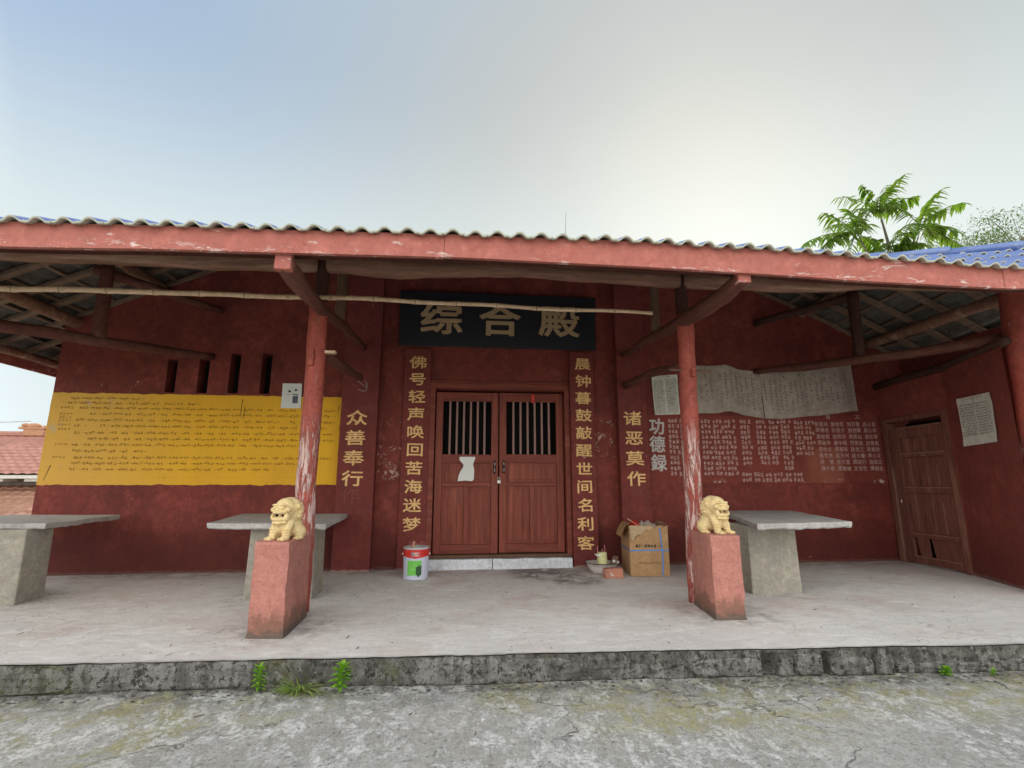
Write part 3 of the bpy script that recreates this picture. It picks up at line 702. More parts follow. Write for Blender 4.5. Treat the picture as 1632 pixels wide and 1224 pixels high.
# central door: frame, two leaves
DY = 6.90
df = MB()
df.box(-.405, -.332, 6.80, 7.02, .15, 2.36).box(1.452, 1.518, 6.80, 7.02, .15, 2.36).box(-.405, 1.518, 6.79, 7.02, 2.352, 2.425)
df.box(-.44, 1.55, 6.815, 6.849, 2.425, 2.465)
fr = bevel(df.build('door_frame', M['door_rail'], hall), .005)
def leaf(x0, x1, z0, z1, lean, hinge):
    y0 = DY
    g = MB(); sw = .085
    ox0, ox1, oz0, oz1 = x0+.095, x1-.095, z0+1.29, z1-.125
    g.box(x0, ox0, y0, y0+.045, z0, z1).box(ox1, x1, y0, y0+.045, z0, z1)          # stiles
    d = g.build('door', M['door'], hall)
    bevel(d, .004)
    for (a, b) in ((oz1, z1-.001), (z0+1.175, oz0), (z0+.86, z0+.915), (z0+.001, z0+.115)):
        g = MB(); g.box(ox0+.001, ox1-.001, y0+.002, y0+.043, a, b)
        bevel(g.build('door_rail', M['door_rail'], d), .004)
    mxm = (ox0+ox1)/2
    g = MB(); g.box(mxm-.03, mxm+.03, y0+.003, y0+.042, z0+.115, z0+.86); bevel(g.build('door_mullion', M['door'], d), .004)
    for (a, b, c, e) in ((ox0, mxm-.03, z0+.115, z0+.86), (mxm+.03, ox1, z0+.115, z0+.86), (ox0, ox1, z0+.915, z0+1.175)):
        g = MB(); g.box(a, b, y0+.026, y0+.036, c, e); g.box(a+.035, b-.035, y0+.018, y0+.026, c+.035, e-.035)
        bevel(g.build('door_panel', M['door'], d), .005)
        if c < z0+.5:
            for kk in (1, 2):
                g = MB(); xk = a+(b-a)*kk/3+.01*(-1)**kk; g.box(xk-.0015, xk+.0015, y0+.0172, y0+.019, c+.04, e-.04); g.build('plank_joint', M['dark'], d)
    n = 6
    for k in range(n):
        xk = ox0+(ox1-ox0)*(k+1)/(n+1)
        g = MB(); g.box(xk-.013, xk+.013, y0+.012, y0+.034, oz0-.004, oz1+.004); g.build('bar', M['bar'], d)
    hx = x1-.05 if hinge < 0 else x0+.06
    g = MB(); zc = z0+1.12
    g.tube([(hx, y0-.001, zc-.062), (hx, y0-.032, zc-.050), (hx, y0-.038, zc), (hx, y0-.032, zc+.050), (hx, y0-.001, zc+.062)], [.006, .009, .012, .009, .006], 8)
    g.build('handle', M['metal'], d, smooth=True)
    g = MB(); g.box(hx-.016, hx+.016, y0-.003, y0, zc-.085, zc+.085); g.build('handle_plate', M['dark'], d)
    return d
dl = leaf(-.318, .535, .172, 2.318, 0, -1); dr = leaf(.552, 1.44, .178, 2.322, 0, 1)
g = MB(); g.box(-.33, 1.475, 7.12, 7.14, .1, 2.345); g.build('door_dark_sheet', M['dark'], hall)  # dark sheet stands in for the unlit room behind the lattice
pk = thing('padlock', 'small brass padlock and hasp hanging between the two red door leaves', 'padlock', (.545, 6.88, 1.10))
g = MB(); g.box(.522, .568, 6.862, 6.884, 1.075, 1.118); bevel(g.build('lock_body', M['metal'], pk), .004)
g = MB(); g.tube([(.531, 6.873, 1.117), (.531, 6.873, 1.145), (.545, 6.873, 1.158), (.559, 6.873, 1.145), (.559, 6.873, 1.117)], .004, 6); g.build('shackle', M['metal'], pk, smooth=True)
g = MB(); g.grid(lambda u, v: (1.02+.045*(u-.5)*(1+v*.3), 6.885-.012*math.sin(u*9+v*3), 2.18+.12*v+.01*math.sin(u*7)), 6, 6)
tag(g.build('red_rag', M['bucket_red'], smooth=True), 'small scrap of red cloth tied at the top of the right door leaf', 'rag')

# whitewashed threshold: two blocks
for (a, b) in ((-.535, .452), (.462, 1.50)):
    g = MB()
    g.grid(lambda u, v: (gx(u, a, b), 6.735+.006*fbm(gx(u, a, b)*6, v*2), -.01+.135*v+.006*fbm(gx(u, a, b)*5, v, 2)*v), 14, 4)
    g.grid(lambda u, v: (gx(u, a, b), gx(v, 6.735, 6.90)+.006*fbm(gx(u, a, b)*6, 2)*(1-v), .125+.006*fbm(gx(u, a, b)*5, 1, 2)), 14, 2)
    g.box(a, a+.001, 6.74, 6.9, 0, .12).box(b-.001, b, 6.74, 6.9, 0, .12)
    g.build('threshold', M['threshold'], hall, smooth=False)
g = MB(); g.box(-.40, 1.51, 6.80, 6.98, .128, .168, jit=.003); bevel(g.build('door_sill', M['post_pale'], hall), .006)

# side wall with the old door (slightly skewed to the hall)
A, B, Cc = Vector((6.25, 6.848, 0)), Vector((6.14, 5.70, 0)), Vector((5.675, 4.565, 0))
def on_side(s, z, out=0.0):             # s metres from the inner corner
    L1 = (B-A).length; d1 = (B-A).normalized(); n1 = Vector((-1, .0957, 0)).normalized()
    return A+d1*s+Vector((0, 0, z))+n1*out
L1 = (B-A).length
def sidebox(g, s0, s1, z0, z1, o0, o1, m=0):
    p = [on_side(s0, z0, o0), on_side(s0, z0, o1), on_side(s1, z0, o1), on_side(s1, z0, o0)]
    q = [on_side(s0, z1, o0), on_side(s0, z1, o1), on_side(s1, z1, o1), on_side(s1, z1, o0)]
    return g.hexa(p+q, m)
g = MB()
sidebox(g, 0, .03, -.02, 2.5, -.12, 0); sidebox(g, .03, L1-.005, 2.0, 2.5, -.12, 0); sidebox(g, L1-.005, L1+.02, -.02, 2.5, -.12, 0)
q = [B+(B-A).normalized()*.02, Cc]
nn = Vector((.14, .12, 0))
g.hexa([q[0]+Vector((0, 0, -.02)), q[1]+Vector((0, 0, -.02)), q[1]+nn+Vector((0, 0, -.02)), q[0]+nn+Vector((0, 0, -.02)),
        q[0]+Vector((0, 0, 2.5)), q[1]+Vector((0, 0, 2.5)), q[1]+nn+Vector((0, 0, 2.5)), q[0]+nn+Vector((0, 0, 2.5))])
g.build('side_wall', M['wall_side'], hall)
g = MB(); g.tube([on_side(-.05, 2.50, 0), on_side(.5, 2.53, 0), on_side(1.2, 2.53, 0), Cc+Vector((.05, -.02, 2.56))], [.05, .055, .05, .05], 10, wob=.2); g.build('wall_plate', M['post'], hall, smooth=True)
g = MB(); g.box(6.7, 6.72, 5.0, 6.84, -.02, 3.0); g.build('inner_wall', M['wall_side'], hall)
g = MB()
sidebox(g, .035, .12, 0, 2.0, -.10, .025); sidebox(g, L1-.085, L1-.01, 0, 2.0, -.10, .022); sidebox(g, .12, L1-.085, 1.935, 2.0, -.10, .024)
bevel(g.build('side_door_frame', M['old_door'], hall), .005)
g = MB(); sidebox(g, .122, L1-.09, 0, 1.93, -.30, -.28); g.build('door_dark_sheet', M['dark'], hall)  # dark backing added so the gaps of the side door read unlit
g = MB(); sidebox(g, .16, .30, .03, 1.84, -.03, .018)
sd_ = g.build('side_door', M['old_door'], hall); bevel(sd_, .004)
for (a, b) in ((1.70, 1.85), (1.43, 1.49), (.95, 1.03), (.36, .42), (.02, .12)):
    g = MB(); sidebox(g, .302, 1.045, a, b, -.03, .012); bevel(g.build('door_rail', M['old_door'], sd_), .004)
    g = MB(); sidebox(g, .31, 1.04, b-.012, b-.001, -.02, .0145); g.build('rail_highlight', M['edge_highlight'], sd_)  # highlight along the rail's top edge, put into the colour
g = MB(); sidebox(g, 1.0, 1.048, .03, 1.84, -.032, .006); g.build('door_stile', M['old_door'], sd_)
ws = [.30, .43, .55, .70, .86, 1.0]
for i in range(5):
    for (a, b) in ((1.49, 1.70), (1.03, 1.43), (.42, .95)):
        g = MB(); sidebox(g, ws[i]+.003, ws[i+1]-.003, a, b, -.035, -.016+.004*(i % 2)); g.build('plank', M['old_door'], sd_)
        if i and (i+int(a*10)) % 3: g = MB(); sidebox(g, ws[i]-.003, ws[i]+.002, a+.02, b-.03*i, -.030, -.009); g.build('plank_edge_highlight', M['edge_highlight'], sd_)
for i, (a, b) in enumerate(((.355, .44), (.46, .55), (.60, .70), (.70, .86), (.86, 1.0))):
    g = MB(); zb = .12 if i not in (0, 2) else .16
    s0, s1 = a, b
    p = [on_side(s0+(.035 if i in (0, 2) else 0), .12, -.02), on_side(s0+(.035 if i in (0, 2) else 0), .12, -.006), on_side(s1, .12, -.006), on_side(s1, .12, -.02), on_side(s0, .36, -.02), on_side(s0, .36, -.006), on_side(s1, .36, -.006), on_side(s1, .36, -.02)]
    g.hexa(p); g.build('plank', M['old_door'], sd_)
g = MB(); sidebox(g, .122, .136, .15, 1.3, -.02, .020); g.build('door_edge_highlight', M['edge_highlight'], sd_)
g = MB(); c0 = on_side(.215, .86, .014); g.tube([c0, c0+Vector((-.012, 0, -.03)), c0+Vector((-.01, 0, -.05)), c0+Vector((0, 0, -.03)), c0], .005, 6); g.build('door_ring', M['metal'], sd_, smooth=True)

# ---------- columns
def column(x0, x1, y, zt, r, seed, px=0):
    g = MB(); pts = []; rad = []
    n = 26
    for k in range(n+1):
        u = k/n; z = -.01+u*zt
        pts.append((x0+(x1-x0)*u+.014*fbm(z*1.1, seed), y+.01*fbm(z, seed+5), z)); rad.append(r*(1+.07*fbm(z*2.2, seed+9)))
    g.tube(pts, rad, 18, wob=.09); return g.build('column', M['column'], hall, smooth=True)
c1 = column(-1.335, -1.365, 4.75, 2.78, .086, 1); c2 = column(2.235, 2.295, 4.75, 2.80, .084, 6); c3 = column(5.80, 5.985, 4.55, 3.25, .155, 11)
c0_ = column(-5.02, -5.0, 4.75, 2.75, .088, 15)
def part_box(name, mat, parent, *a, bv=.005):
    g = MB(); g.box(*a); return bevel(g.build(name, mat, parent), bv)
part_box('mortise_peg', M['column'], c1, -1.39, -1.345, 4.63, 4.68, 2.14, 2.30); part_box('mortise_peg', M['column'], c2, 2.28, 2.32, 4.64, 4.70, 2.12, 2.20)
g = MB(); g.tube([(2.08, 4.72, 2.195), (2.52, 4.72, 2.19)], .012, 8); g.build('peg', M['post_pale'], c2)
def logpart(name, pts, rad, mat, wob=.12, seg=12, sub=6, seed=0, sq=False, parent=hall):
    P = [Vector(p) for p in pts]; q = []; rr = []
    rad = rad if isinstance(rad, (list, tuple)) else [rad]*len(P)
    for i in range(len(P)-1):
        for k in range(sub):
            u = k/sub; p = P[i].lerp(P[i+1], u)
            q.append(p+Vector((0, .01*fbm(p.x*1.3, p.y, seed), .014*fbm(p.x*1.1, p.y*1.1, seed+3)))); rr.append((rad[i]*(1-u)+rad[i+1]*u)*(1+.10*fbm(p.x*2, p.y*2, seed+8)))
    q.append(P[-1]); rr.append(rad[-1]); g = MB(); g.tube(q, rr, seg, wob=wob, sq=sq)
    return g.build(name, mat, parent, smooth=not sq)
# posts standing over the columns
for (x, xt) in ((-1.365, -1.35), (2.29, 2.27)):
    logpart('king_post', [(x, 4.78, 2.75), (xt, 4.77, 3.28)], .062, M['post'], seed=x)
# cantilever arms through the columns, and lower tie beams
logpart('bracket_arm', [(-1.29, 3.56, 2.655), (-1.29, 3.9, 2.64), (-1.31, 4.6, 2.67), (-1.31, 5.6, 2.80), (-1.30, 6.69, 2.86)], [.062, .068, .062, .05, .042], M['arm'], wob=.3, seed=2)
logpart('bracket_arm', [(2.23, 3.56, 2.69), (2.25, 3.9, 2.66), (2.26, 4.6, 2.70), (2.26, 5.6, 2.78), (2.28, 6.69, 2.86)], [.056, .070, .064, .05, .042], M['arm'], wob=.3, seed=7)
part_box('arm_end', M['fascia'], hall, -1.35, -1.235, 3.536, 3.60, 2.592, 2.72); part_box('arm_end', M['fascia'], hall, 2.18, 2.285, 3.536, 3.60, 2.645, 2.735)
logpart('tie_beam', [(-1.29, 4.83, 2.29), (-1.27, 5.6, 2.33), (-1.27, 6.40, 2.40)], [.045, .052, .045], M['arm'], wob=.35, seed=21)
logpart('tie_beam', [(2.27, 4.83, 2.27), (2.26, 5.6, 2.36), (2.3, 6.69, 2.42)], [.042, .048, .045], M['arm'], wob=.35, seed=23)
part_box('tenon', M['bamboo'], hall, -1.27, -1.17, 4.70, 4.76, 2.275, 2.30)
for (x, zt, m) in ((-1.30, 3.46, 'post_pale'), (2.22, 3.5, 'post_pale')):
    logpart('strut', [(x, 5.32, 2.80), (x, 5.32, zt)], .052, M[m], seed=x+40)
# diagonal corner beams with their struts
logpart('corner_beam', [(-5.0, 4.72, 2.57), (-4.4, 5.22, 2.585), (-3.9, 5.72, 2.60), (-3.2, 6.72, 2.69)], [.066, .066, .06, .045], M['arm'], wob=.3, seed=31)
logpart('corner_beam', [(5.90, 4.72, 2.62), (5.12, 5.8, 2.635), (4.32, 6.84, 2.69)], [.06, .055, .045], M['arm'], wob=.3, seed=33)
logpart('corner_strut', [(-3.93, 5.70, 2.63), (-3.95, 5.70, 3.50)], .065, M['arm'], seed=35)
logpart('corner_strut', [(5.14, 5.80, 2.68), (5.15, 5.80, 3.60)], .065, M['post'], seed=36)
logpart('corner_beam', [(-4.05, 5.66, 3.40), (-3.22, 6.80, 3.355)], [.06, .05], M['arm'], seed=37)
logpart('corner_beam', [(5.20, 5.76, 3.52), (4.40, 6.84, 3.44)], [.06, .05], M['post'], seed=38)

# ---------- roof surface
EAVE_TOP = [(-6.1, 2.80), (-3.15, 2.839), (-1.94, 2.866), (-.13, 2.905), (1.27, 2.924), (2.3, 2.914), (3.39, 2.885), (4.72, 2.850), (7.2, 2.84)]
EAVE_BOT = [(-6.1, 2.62), (-3.12, 2.656), (-1.92, 2.692), (-.14, 2.724), (1.26, 2.717), (2.28, 2.702), (3.35, 2.678), (4.68, 2.670), (7.2, 2.66)]
XL, XR, YE = -5.95, 7.1, 3.50
def roofz(x, y):
    a, b, c = y-YE, x-XL, XR-x
    m = min(a, b, c, 5.4)
    back = max(0, y-8.9); m = min(m, 5.4-back)
    z = 2.87+.45*m
    z += (lerp_tab(EAVE_TOP, x)-2.865)*max(0, 1-max(0, a)/3.0)
    d = abs(c-a); 
    if c < 5: z += .45*max(0, 1-max(0, min(a, c)-.05)/2.5)*max(0, 1-d/2.7)**1.7
    return z
# boards of the fascia
cuts = [(-6.0, -3.3), (-3.298, -.141), (-.138, 4.50), (4.503, 7.15)]
for k, (a, b) in enumerate(cuts):
    g = MB(); n = 26; off = (0, .004, 0, .003)[k]; dz = (0, -.004, .003, 0)[k]
    def fz(u, t_): x = gx(u, a, b); return lerp_tab(EAVE_TOP if t_ else EAVE_BOT, x)+dz+.002*fbm(x*3, t_)
    lift = lambda x: max(0, roofz(x, YE)-2.87-(lerp_tab(EAVE_TOP, x)-2.865))
    g.grid(lambda u, v: (gx(u, a, b), 3.498-off, fz(u, 0)*(1-v)+fz(u, 1)*v+lift(gx(u, a, b))), n, 2)
    g.grid(lambda u, v: (gx(u, a, b), 3.533-off, fz(u, 0)*(1-v)+fz(u, 1)*v+lift(gx(u, a, b))), n, 2, flip=True)
    g.grid(lambda u, v: (gx(u, a, b), 3.498-off+.035*v, fz(u, 0)+lift(gx(u, a, b))), n, 1, flip=True)
    g.grid(lambda u, v: (gx(u, a, b), 3.498-off+.035*v, fz(u, 1)+lift(gx(u, a, b))), n, 1)
    for e in (0, 1): g.quad((gx(e, a, b), 3.498-off, fz(e, 0)), (gx(e, a, b), 3.533-off, fz(e, 0)), (gx(e, a, b), 3.533-off, fz(e, 1)), (gx(e, a, b), 3.498-off, fz(e, 1)))
    g.build('fascia_board', M['fascia'], hall)
    g = MB()
    g.grid(lambda u, v: (gx(u, a, b), 3.54+.10*v, fz(u, 0)+.012+.03*v+lift(gx(u, a, b))), n, 1, flip=True)
    g.grid(lambda u, v: (gx(u, a, b), 3.54+.10*v, fz(u, 0)+.035+.03*v+lift(gx(u, a, b))), n, 1)
    g.grid(lambda u, v: (gx(u, a, b), 3.54, fz(u, 0)+.012+.03*v+lift(gx(u, a, b))), n, 1)
    g.grid(lambda u, v: (gx(u, a, b), 3.64, fz(u, 0)+.018+.047*v+lift(gx(u, a, b))), n, 1, flip=True)
    g.build('eave_batten', M['arm'], hall)
g = MB(); g.box(XL-.035, XL, 3.54, 9.2, 2.62, 2.872); g.build('fascia_board', M['fascia'], hall)
g = MB(); g.box(XR, XR+.035, 3.54, 9.2, 2.64, 2.84); g.build('fascia_board', M['fascia'], hall)

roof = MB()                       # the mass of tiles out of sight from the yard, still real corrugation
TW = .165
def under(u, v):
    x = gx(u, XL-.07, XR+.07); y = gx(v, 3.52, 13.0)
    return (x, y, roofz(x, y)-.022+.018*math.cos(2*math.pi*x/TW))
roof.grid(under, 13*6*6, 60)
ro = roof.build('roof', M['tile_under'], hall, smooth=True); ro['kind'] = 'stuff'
ro2 = MB()
ro2.grid(lambda u, v: (gx(u, XL-.07, XR+.07), gx(v, 3.75, 13.0), roofz(gx(u, XL-.07, XR+.07), gx(v, 3.75, 13.0))-.012+.018*math.cos(2*math.pi*gx(u, XL-.07, XR+.07)/TW)), 13*6*6, 60)
r2 = ro2.build('roof_covering', M['tile'], hall, smooth=True); r2['kind'] = 'stuff'
# single tiles: front row all along, further rows where the right corner sweeps up into view
def tile_mesh(L, seed):
    rnd = random.Random(seed); g = MB(); n = 14; W = TW*1.03
    def pz(x): 
        c = math.cos(2*math.pi*x/TW); u_ = abs(x)/TW; return (.031*math.cos(math.pi*u_/.62)**.9 if u_ < .31 else -.005*math.sin(math.pi*(u_-.31)/.19)*.5)
    top = [(-W/2+W*i/n) for i in range(n+1)]
    for yy, dz in ((0, .012), (L, 0)):
        for x in top: g.v.append((x, yy, pz(x)+dz))
        for x in top: g.v.append((x, yy, pz(x)+dz-.017))
    m_ = n+1
    for i in range(n):
        g.face((i, i+1, 2*m_+i+1, 2*m_+i), 0)
        g.face((m_+i+1, m_+i, 3*m_+i, 3*m_+i+1), 1)
        g.face((i+1, i, m_+i, m_+i+1), 1); g.face((2*m_+i, 2*m_+i+1, 3*m_+i+1, 3*m_+i), 1)
    g.face((0, 2*m_, 3*m_, m_), 1); g.face((n, m_+n, 3*m_+n, 2*m_+n), 1)
    me = bpy.data.meshes.new('tile'); me.from_pydata(g.v, [], g.f); me.materials.append(M['tile']); me.materials.append(M['tile_end'])
    me.polygons.foreach_set('material_index', g.mi); me.polygons.foreach_set('use_smooth', [i % 2 == 0 for i in range(len(me.polygons))])
    me.update(); return me
tms = [tile_mesh(.42, 1), tile_mesh(.40, 2), tile_mesh(.43, 3)]
rnd = random.Random(77); hl = wloc(r2)
def put_tile(x, y, k):
    z = roofz(x, y); a = math.atan((roofz(x, y+.4)-z)/.4); rl = math.atan((roofz(x+.08, y)-roofz(x-.08, y))/.16)
    t_ = bpy.data.objects.new('tile', tms[k % 3]); col.objects.link(t_); t_.parent = r2
    t_.location = Vector((x, y, z-.006+rnd.uniform(-.004, .004)))-hl; t_.rotation_euler = (a-.035, -rl, rnd.uniform(-.012, .012))
nt = 0
xs_ = [-4.2+TW*i for i in range(int((6.9+4.2)/TW)+1)]
for i, x in enumerate(xs_): put_tile(x, 3.452+rnd.uniform(-.008, .006), i); nt += 1
for r_ in range(1, 9):
    y = 3.452+.33*r_
    for i, x in enumerate(xs_):
        if x > 3.1+.12*r_ and XR-x > (y-YE)+.02 and nt < 296:
            if rnd.random() < .03: continue
            put_tile(x, y+rnd.uniform(-.012, .012), i+r_); nt += 1
# round caps on the right hip
for k in range(11):
    a0 = .15+k*.42; p0 = Vector((XR-a0, YE+a0, 0)); p1 = Vector((XR-a0-.46, YE+a0+.46, 0))
    p0.z = roofz(p0.x, p0.y)+.05; p1.z = roofz(p1.x, p1.y)+.03
    g = MB(); g.tube([p0, p0.lerp(p1, .05), p0.lerp(p1, .5), p1], [.056, .060, .055, .052], 10); g.build('hip_cap', M['tile'], r2, smooth=True)
for k in range(9):
    a0 = .15+k*.42; p0 = Vector((XL+a0, YE+a0, 0)); p1 = Vector((XL+a0+.46, YE+a0+.46, 0))
    p0.z = roofz(p0.x, p0.y)+.04; p1.z = roofz(p1.x, p1.y)+.02
    g = MB(); g.tube([p0, p0.lerp(p1, .5), p1], [.068, .066, .06], 10); g.build('hip_cap', M['tile'], r2, smooth=True)

# rafters, battens, purlins
def strip(name, fn, n, w, th, mat, axis):
    """a plank following fn(u)->(x,y) under the roof; axis = which way its width runs"""
    g = MB(); wv = Vector((w/2, 0, 0)) if axis == 'x' else Vector((0, w/2, 0))
    def P(u, s_, d):
        x, y = fn(u); p = Vector((x, y, 0))+wv*s_; p.z = roofz(x, y)-d; return p
    for (s0, s1, d0, d1) in ((-1, 1, th[1], th[1]), (1, -1, th[0], th[0]), (-1, -1, th[0], th[1]), (1, 1, th[1], th[0])):
        g.grid(lambda u, v: P(u, s0+(s1-s0)*v, d0+(d1-d0)*v), n, 1)
    for u in (0, 1): g.quad(P(u, -1, th[0]), P(u, 1, th[0]), P(u, 1, th[1]), P(u, -1, th[1]))
    return g.build(name, mat, hall)
rnd = random.Random(9)
x = XL+.35
while x < XR-.3:
    ye = min(6.84, YE+min(x-XL, XR-x)); sk = rnd.uniform(-.05, .05)
    if ye > 3.9: strip('rafter', lambda u: (x+sk*u, 3.62+(ye-3.62)*u), 8, rnd.uniform(.07, .11), (.060, .105), M['rafter'], 'x')
    x += .42
for yy in [3.9+.42*k for k in range(13)]:
    xe = min(-5.15 if yy > 6.85 else 9, XL+min(yy-YE, 3.2))
    strip('rafter', lambda u: (XL+.03+(xe-XL-.03)*u, yy), 6, .085, (.060, .105), M['rafter'], 'y')
    if yy < 6.85:
        xe2 = XR-min(yy-YE, 3.2); strip('rafter', lambda u: (XR-.03+(xe2-XR+.03)*u, yy+.01), 6, .085, (.060, .105), M['rafter'], 'y')
for k in range(9):
    y = 3.78+.36*k; a, b = XL+(y-YE)+.02, XR-(y-YE)-.02
    strip('batten', lambda u: (gx(u, a, b), y+.02*math.sin(u*9)), 24, .055, (.040, .060), M['rafter'], 'y')
for k in range(7):
    x = XL+.3+.36*k; strip('batten', lambda u: (x, gx(u, YE+(x-XL), 9)), 10, .055, (.040, .060), M['rafter'], 'x')
    x2 = XR-.3-.36*k; strip('batten', lambda u: (x2, gx(u, YE+(XR-x2), 9)), 10, .055, (.040, .060), M['rafter'], 'x')
strip('hip_rafter', lambda u: (XL+.1+3.2*u, YE+.1+3.2*u), 8, .12, (.07, .20), M['rafter'], 'x')
strip('hip_rafter', lambda u: (XR-.1-3.2*u, YE+.1+3.2*u), 8, .12, (.07, .20), M['rafter'], 'x')
def pz(x, y, d): return (x, y, roofz(x, y)-d)
def purlin(p, r, seed, m='log'):
    return logpart('purlin', p, r, M[m], wob=.22, sub=10, seed=seed)
purlin([(-5.05, 4.70, 3.15), (-3.2, 4.72, 3.165), (-1.4, 4.75, 3.165)], [.085, .09, .075], 51)
purlin([(-1.30, 4.75, 3.185), (-.6, 4.75, 3.165), (.6, 4.75, 3.19), (2.25, 4.75, 3.165)], [.10, .09, .07, .085], 52)
purlin([(2.3, 4.76, 3.18), (3.6, 4.76, 3.17), (4.6, 4.74, 3.215), (6.1, 4.72, 3.24)], [.09, .075, .06, .07], 53)
purlin([(-3.95, 5.75, 3.60), (-1.3, 5.75, 3.62), (2.25, 5.75, 3.64), (5.15, 5.8, 3.66)], .07, 54, 'post_pale')
purlin([(-5.0, 4.8, 3.13), (-5.0, 6.8, 3.14), (-5.0, 9, 3.15)], .075, 55); purlin([(6.15, 4.75, 3.15), (6.15, 6.84, 3.15)], .07, 56)
purlin([(-3.95, 5.78, 3.60), (-3.95, 6.84, 3.60)], .065, 57); purlin([(5.15, 5.82, 3.62), (5.15, 6.84, 3.62)], .065, 58)
purlin([(-5.75, 3.75, 2.74), (-5.75, 6, 2.74), (-5.75, 9, 2.74)], .05, 59)
# wire loops left hanging on the lower tie beam
g = MB()
for k in range(2):
    pts = [(-1.27+.10*math.sin(a*.7+k)+.01*a, 6.30+.02*k, 2.33-.06*math.sin(a)-.035*a*(1 if k else .2)) for a in [i*.45 for i in range(9)]]
    g.tube(pts, .0028, 5)
tag(g.build('hanging_wire', M['wire'], smooth=True), 'thin pale wire loops hanging from the tie beam beside the left pilaster', 'wire')

# ================================================================== NAME BOARD
nb_ = thing('name_board', 'long dark blue name board with three large gilt characters over the door', 'sign', (.53, 6.82, 2.94))
def tilt_y(z): return 6.800-(z-2.94)*.10
g = MB(); g.hexa([(-.852, 6.80, 2.945), (1.92, 6.80, 2.945), (1.92, 6.835, 2.945), (-.852, 6.835, 2.945), (-.852, 6.722, 3.71), (1.92, 6.722, 3.71), (1.92, 6.757, 3.71), (-.852, 6.757, 3.71)])
bevel(g.build('board', M['board'], nb_), .006)
for ch, x in (('综', -.275), ('合', .54), ('殿', 1.385)):
    g = MB(); up = Vector((0, -.102, .995)); no = Vector((0, -.995, -.102))
    vs, fs = glyph(ch); W_, H_ = .60, .47
    put_glyph(g, ch, (x, tilt_y(3.335)-.013, 3.335), W_, H_, up=up, nor=no*8, bold=.014)
    # give the raised characters their depth
    n0 = len(g.v); off = Vector((0, .012, 0))
    o = g.build('character', M['gilt'], nb_)
    s_ = o.modifiers.new('s', 'SOLIDIFY'); s_.thickness = .010; s_.offset = -1

# ================================================================== PAPERS
def sheet(name, label, cat, corners, mat, lines=None, nu=10, nv=10, curl=.006, y0=None, nor=(0, -1, 0), seed=0, ink=M['ink_black'], after=None):
    tl, tr, br, bl = [Vector(c) for c in corners]; N = Vector(nor).normalized()
    root = thing(name, label, cat, tuple(bl))
    def S(u, v, k=0):
        p = bl.lerp(br, u).lerp(tl.lerp(tr, u), v)
        return p+N*(.004+curl*(.5+fbm(u*2.2+seed, v*2.2))+curl*1.6*max(0, abs(u-.5)-.38)*8*(1 if v > .8 or v < .15 else .3)+k)
    g = MB(); g.grid(lambda u, v: S(u, v), nu, nv); g.build('sheet', mat, root, smooth=True)
    if lines: 
        g = MB(); lines(g, S, random.Random(seed+1)); g.build('lettering', ink, root)['kind'] = 'stuff'
    if after: after(root, S)
    return root
def hlines(cols, v0, v1, n, title=True, th=.005):
    def f(g, S, rnd):
        if title:
            for k in range(9):
                scribble(g, lambda x, z, o: tuple(S(x, z, .001+o)), .27+.055*k, .955, .04, .03, rnd, .006, 5)
        for i in range(n):
            v = v0+(v1-v0)*i/(n-1)
            for (a, b) in cols:
                u = a
                while u < b-.02:
                    scribble(g, lambda x, z, o: tuple(S(x, z, .001+o)), u, v+.004*math.sin(u*8), .03, (v0-v1)/n*.55, rnd, th, 4); u += .036
                    if rnd.random() < .08: u += .03
                g.quad(S(a, v-(v0-v1)/n*.45, .0009), S(b, v-(v0-v1)/n*.45, .0009), S(b, v-(v0-v1)/n*.42+.002, .0009), S(a, v-(v0-v1)/n*.42+.002, .0009))
    return f
def a4(g, S, rnd):
    g.quad(S(.25, .82, .001), S(.8, .82, .001), S(.8, .825, .001), S(.25, .825, .001))
    g.quad(S(.55, .53, .001), S(.83, .53, .001), S(.83, .57, .001), S(.55, .57, .001)); g.quad(S(.22, .545, .001), S(.5, .545, .001), S(.5, .552, .001), S(.22, .552, .001))
    for (u, v) in ((.38, .68), (.7, .73)): g.quad(S(u-.06, v-.04, .001), S(u+.06, v-.04, .001), S(u+.06, v+.04, .001), S(u-.06, v+.04, .001))
def a4b(root, S):
    g = MB(); g.quad(S(.55, .20, .0012), S(.83, .20, .0012), S(.83, .50, .0012), S(.55, .50, .0012)); g.build('picture', plain('slate blue print', (.12, .14, .16), .8), root)
sheet('notice', 'small white printed notice on the top edge of the yellow panel', 'notice', [(-2.345, 6.835, 2.383), (-2.10, 6.835, 2.383), (-2.09, 6.835, 2.05), (-2.345, 6.835, 2.05)], M['paper'], a4, curl=.003, after=a4b)
sheet('name_list', 'yellowed printed list sheet pasted above the white characters left of the right column', 'notice', [(2.735, 6.838, 2.59), (3.125, 6.838, 2.63), (3.13, 6.838, 2.045), (2.76, 6.838, 2.03)], M['paper_old'], hlines(((.06, .46), (.54, .95)), .89, .06, 20, th=.009), seed=4, ink=M['ink_grey'])
sheet('name_list', 'white handwritten list pasted on the side wall beside the old plank door', 'notice', [(6.008, 5.415, 2.08), (5.782, 4.83, 2.06), (5.782, 4.84, 1.52), (6.008, 5.42, 1.51)], M['paper_old'], hlines(((.06, .5), (.54, .95)), .84, .22, 12, th=.009), nor=(-.926, .378, 0), seed=9, ink=M['ink_grey'])
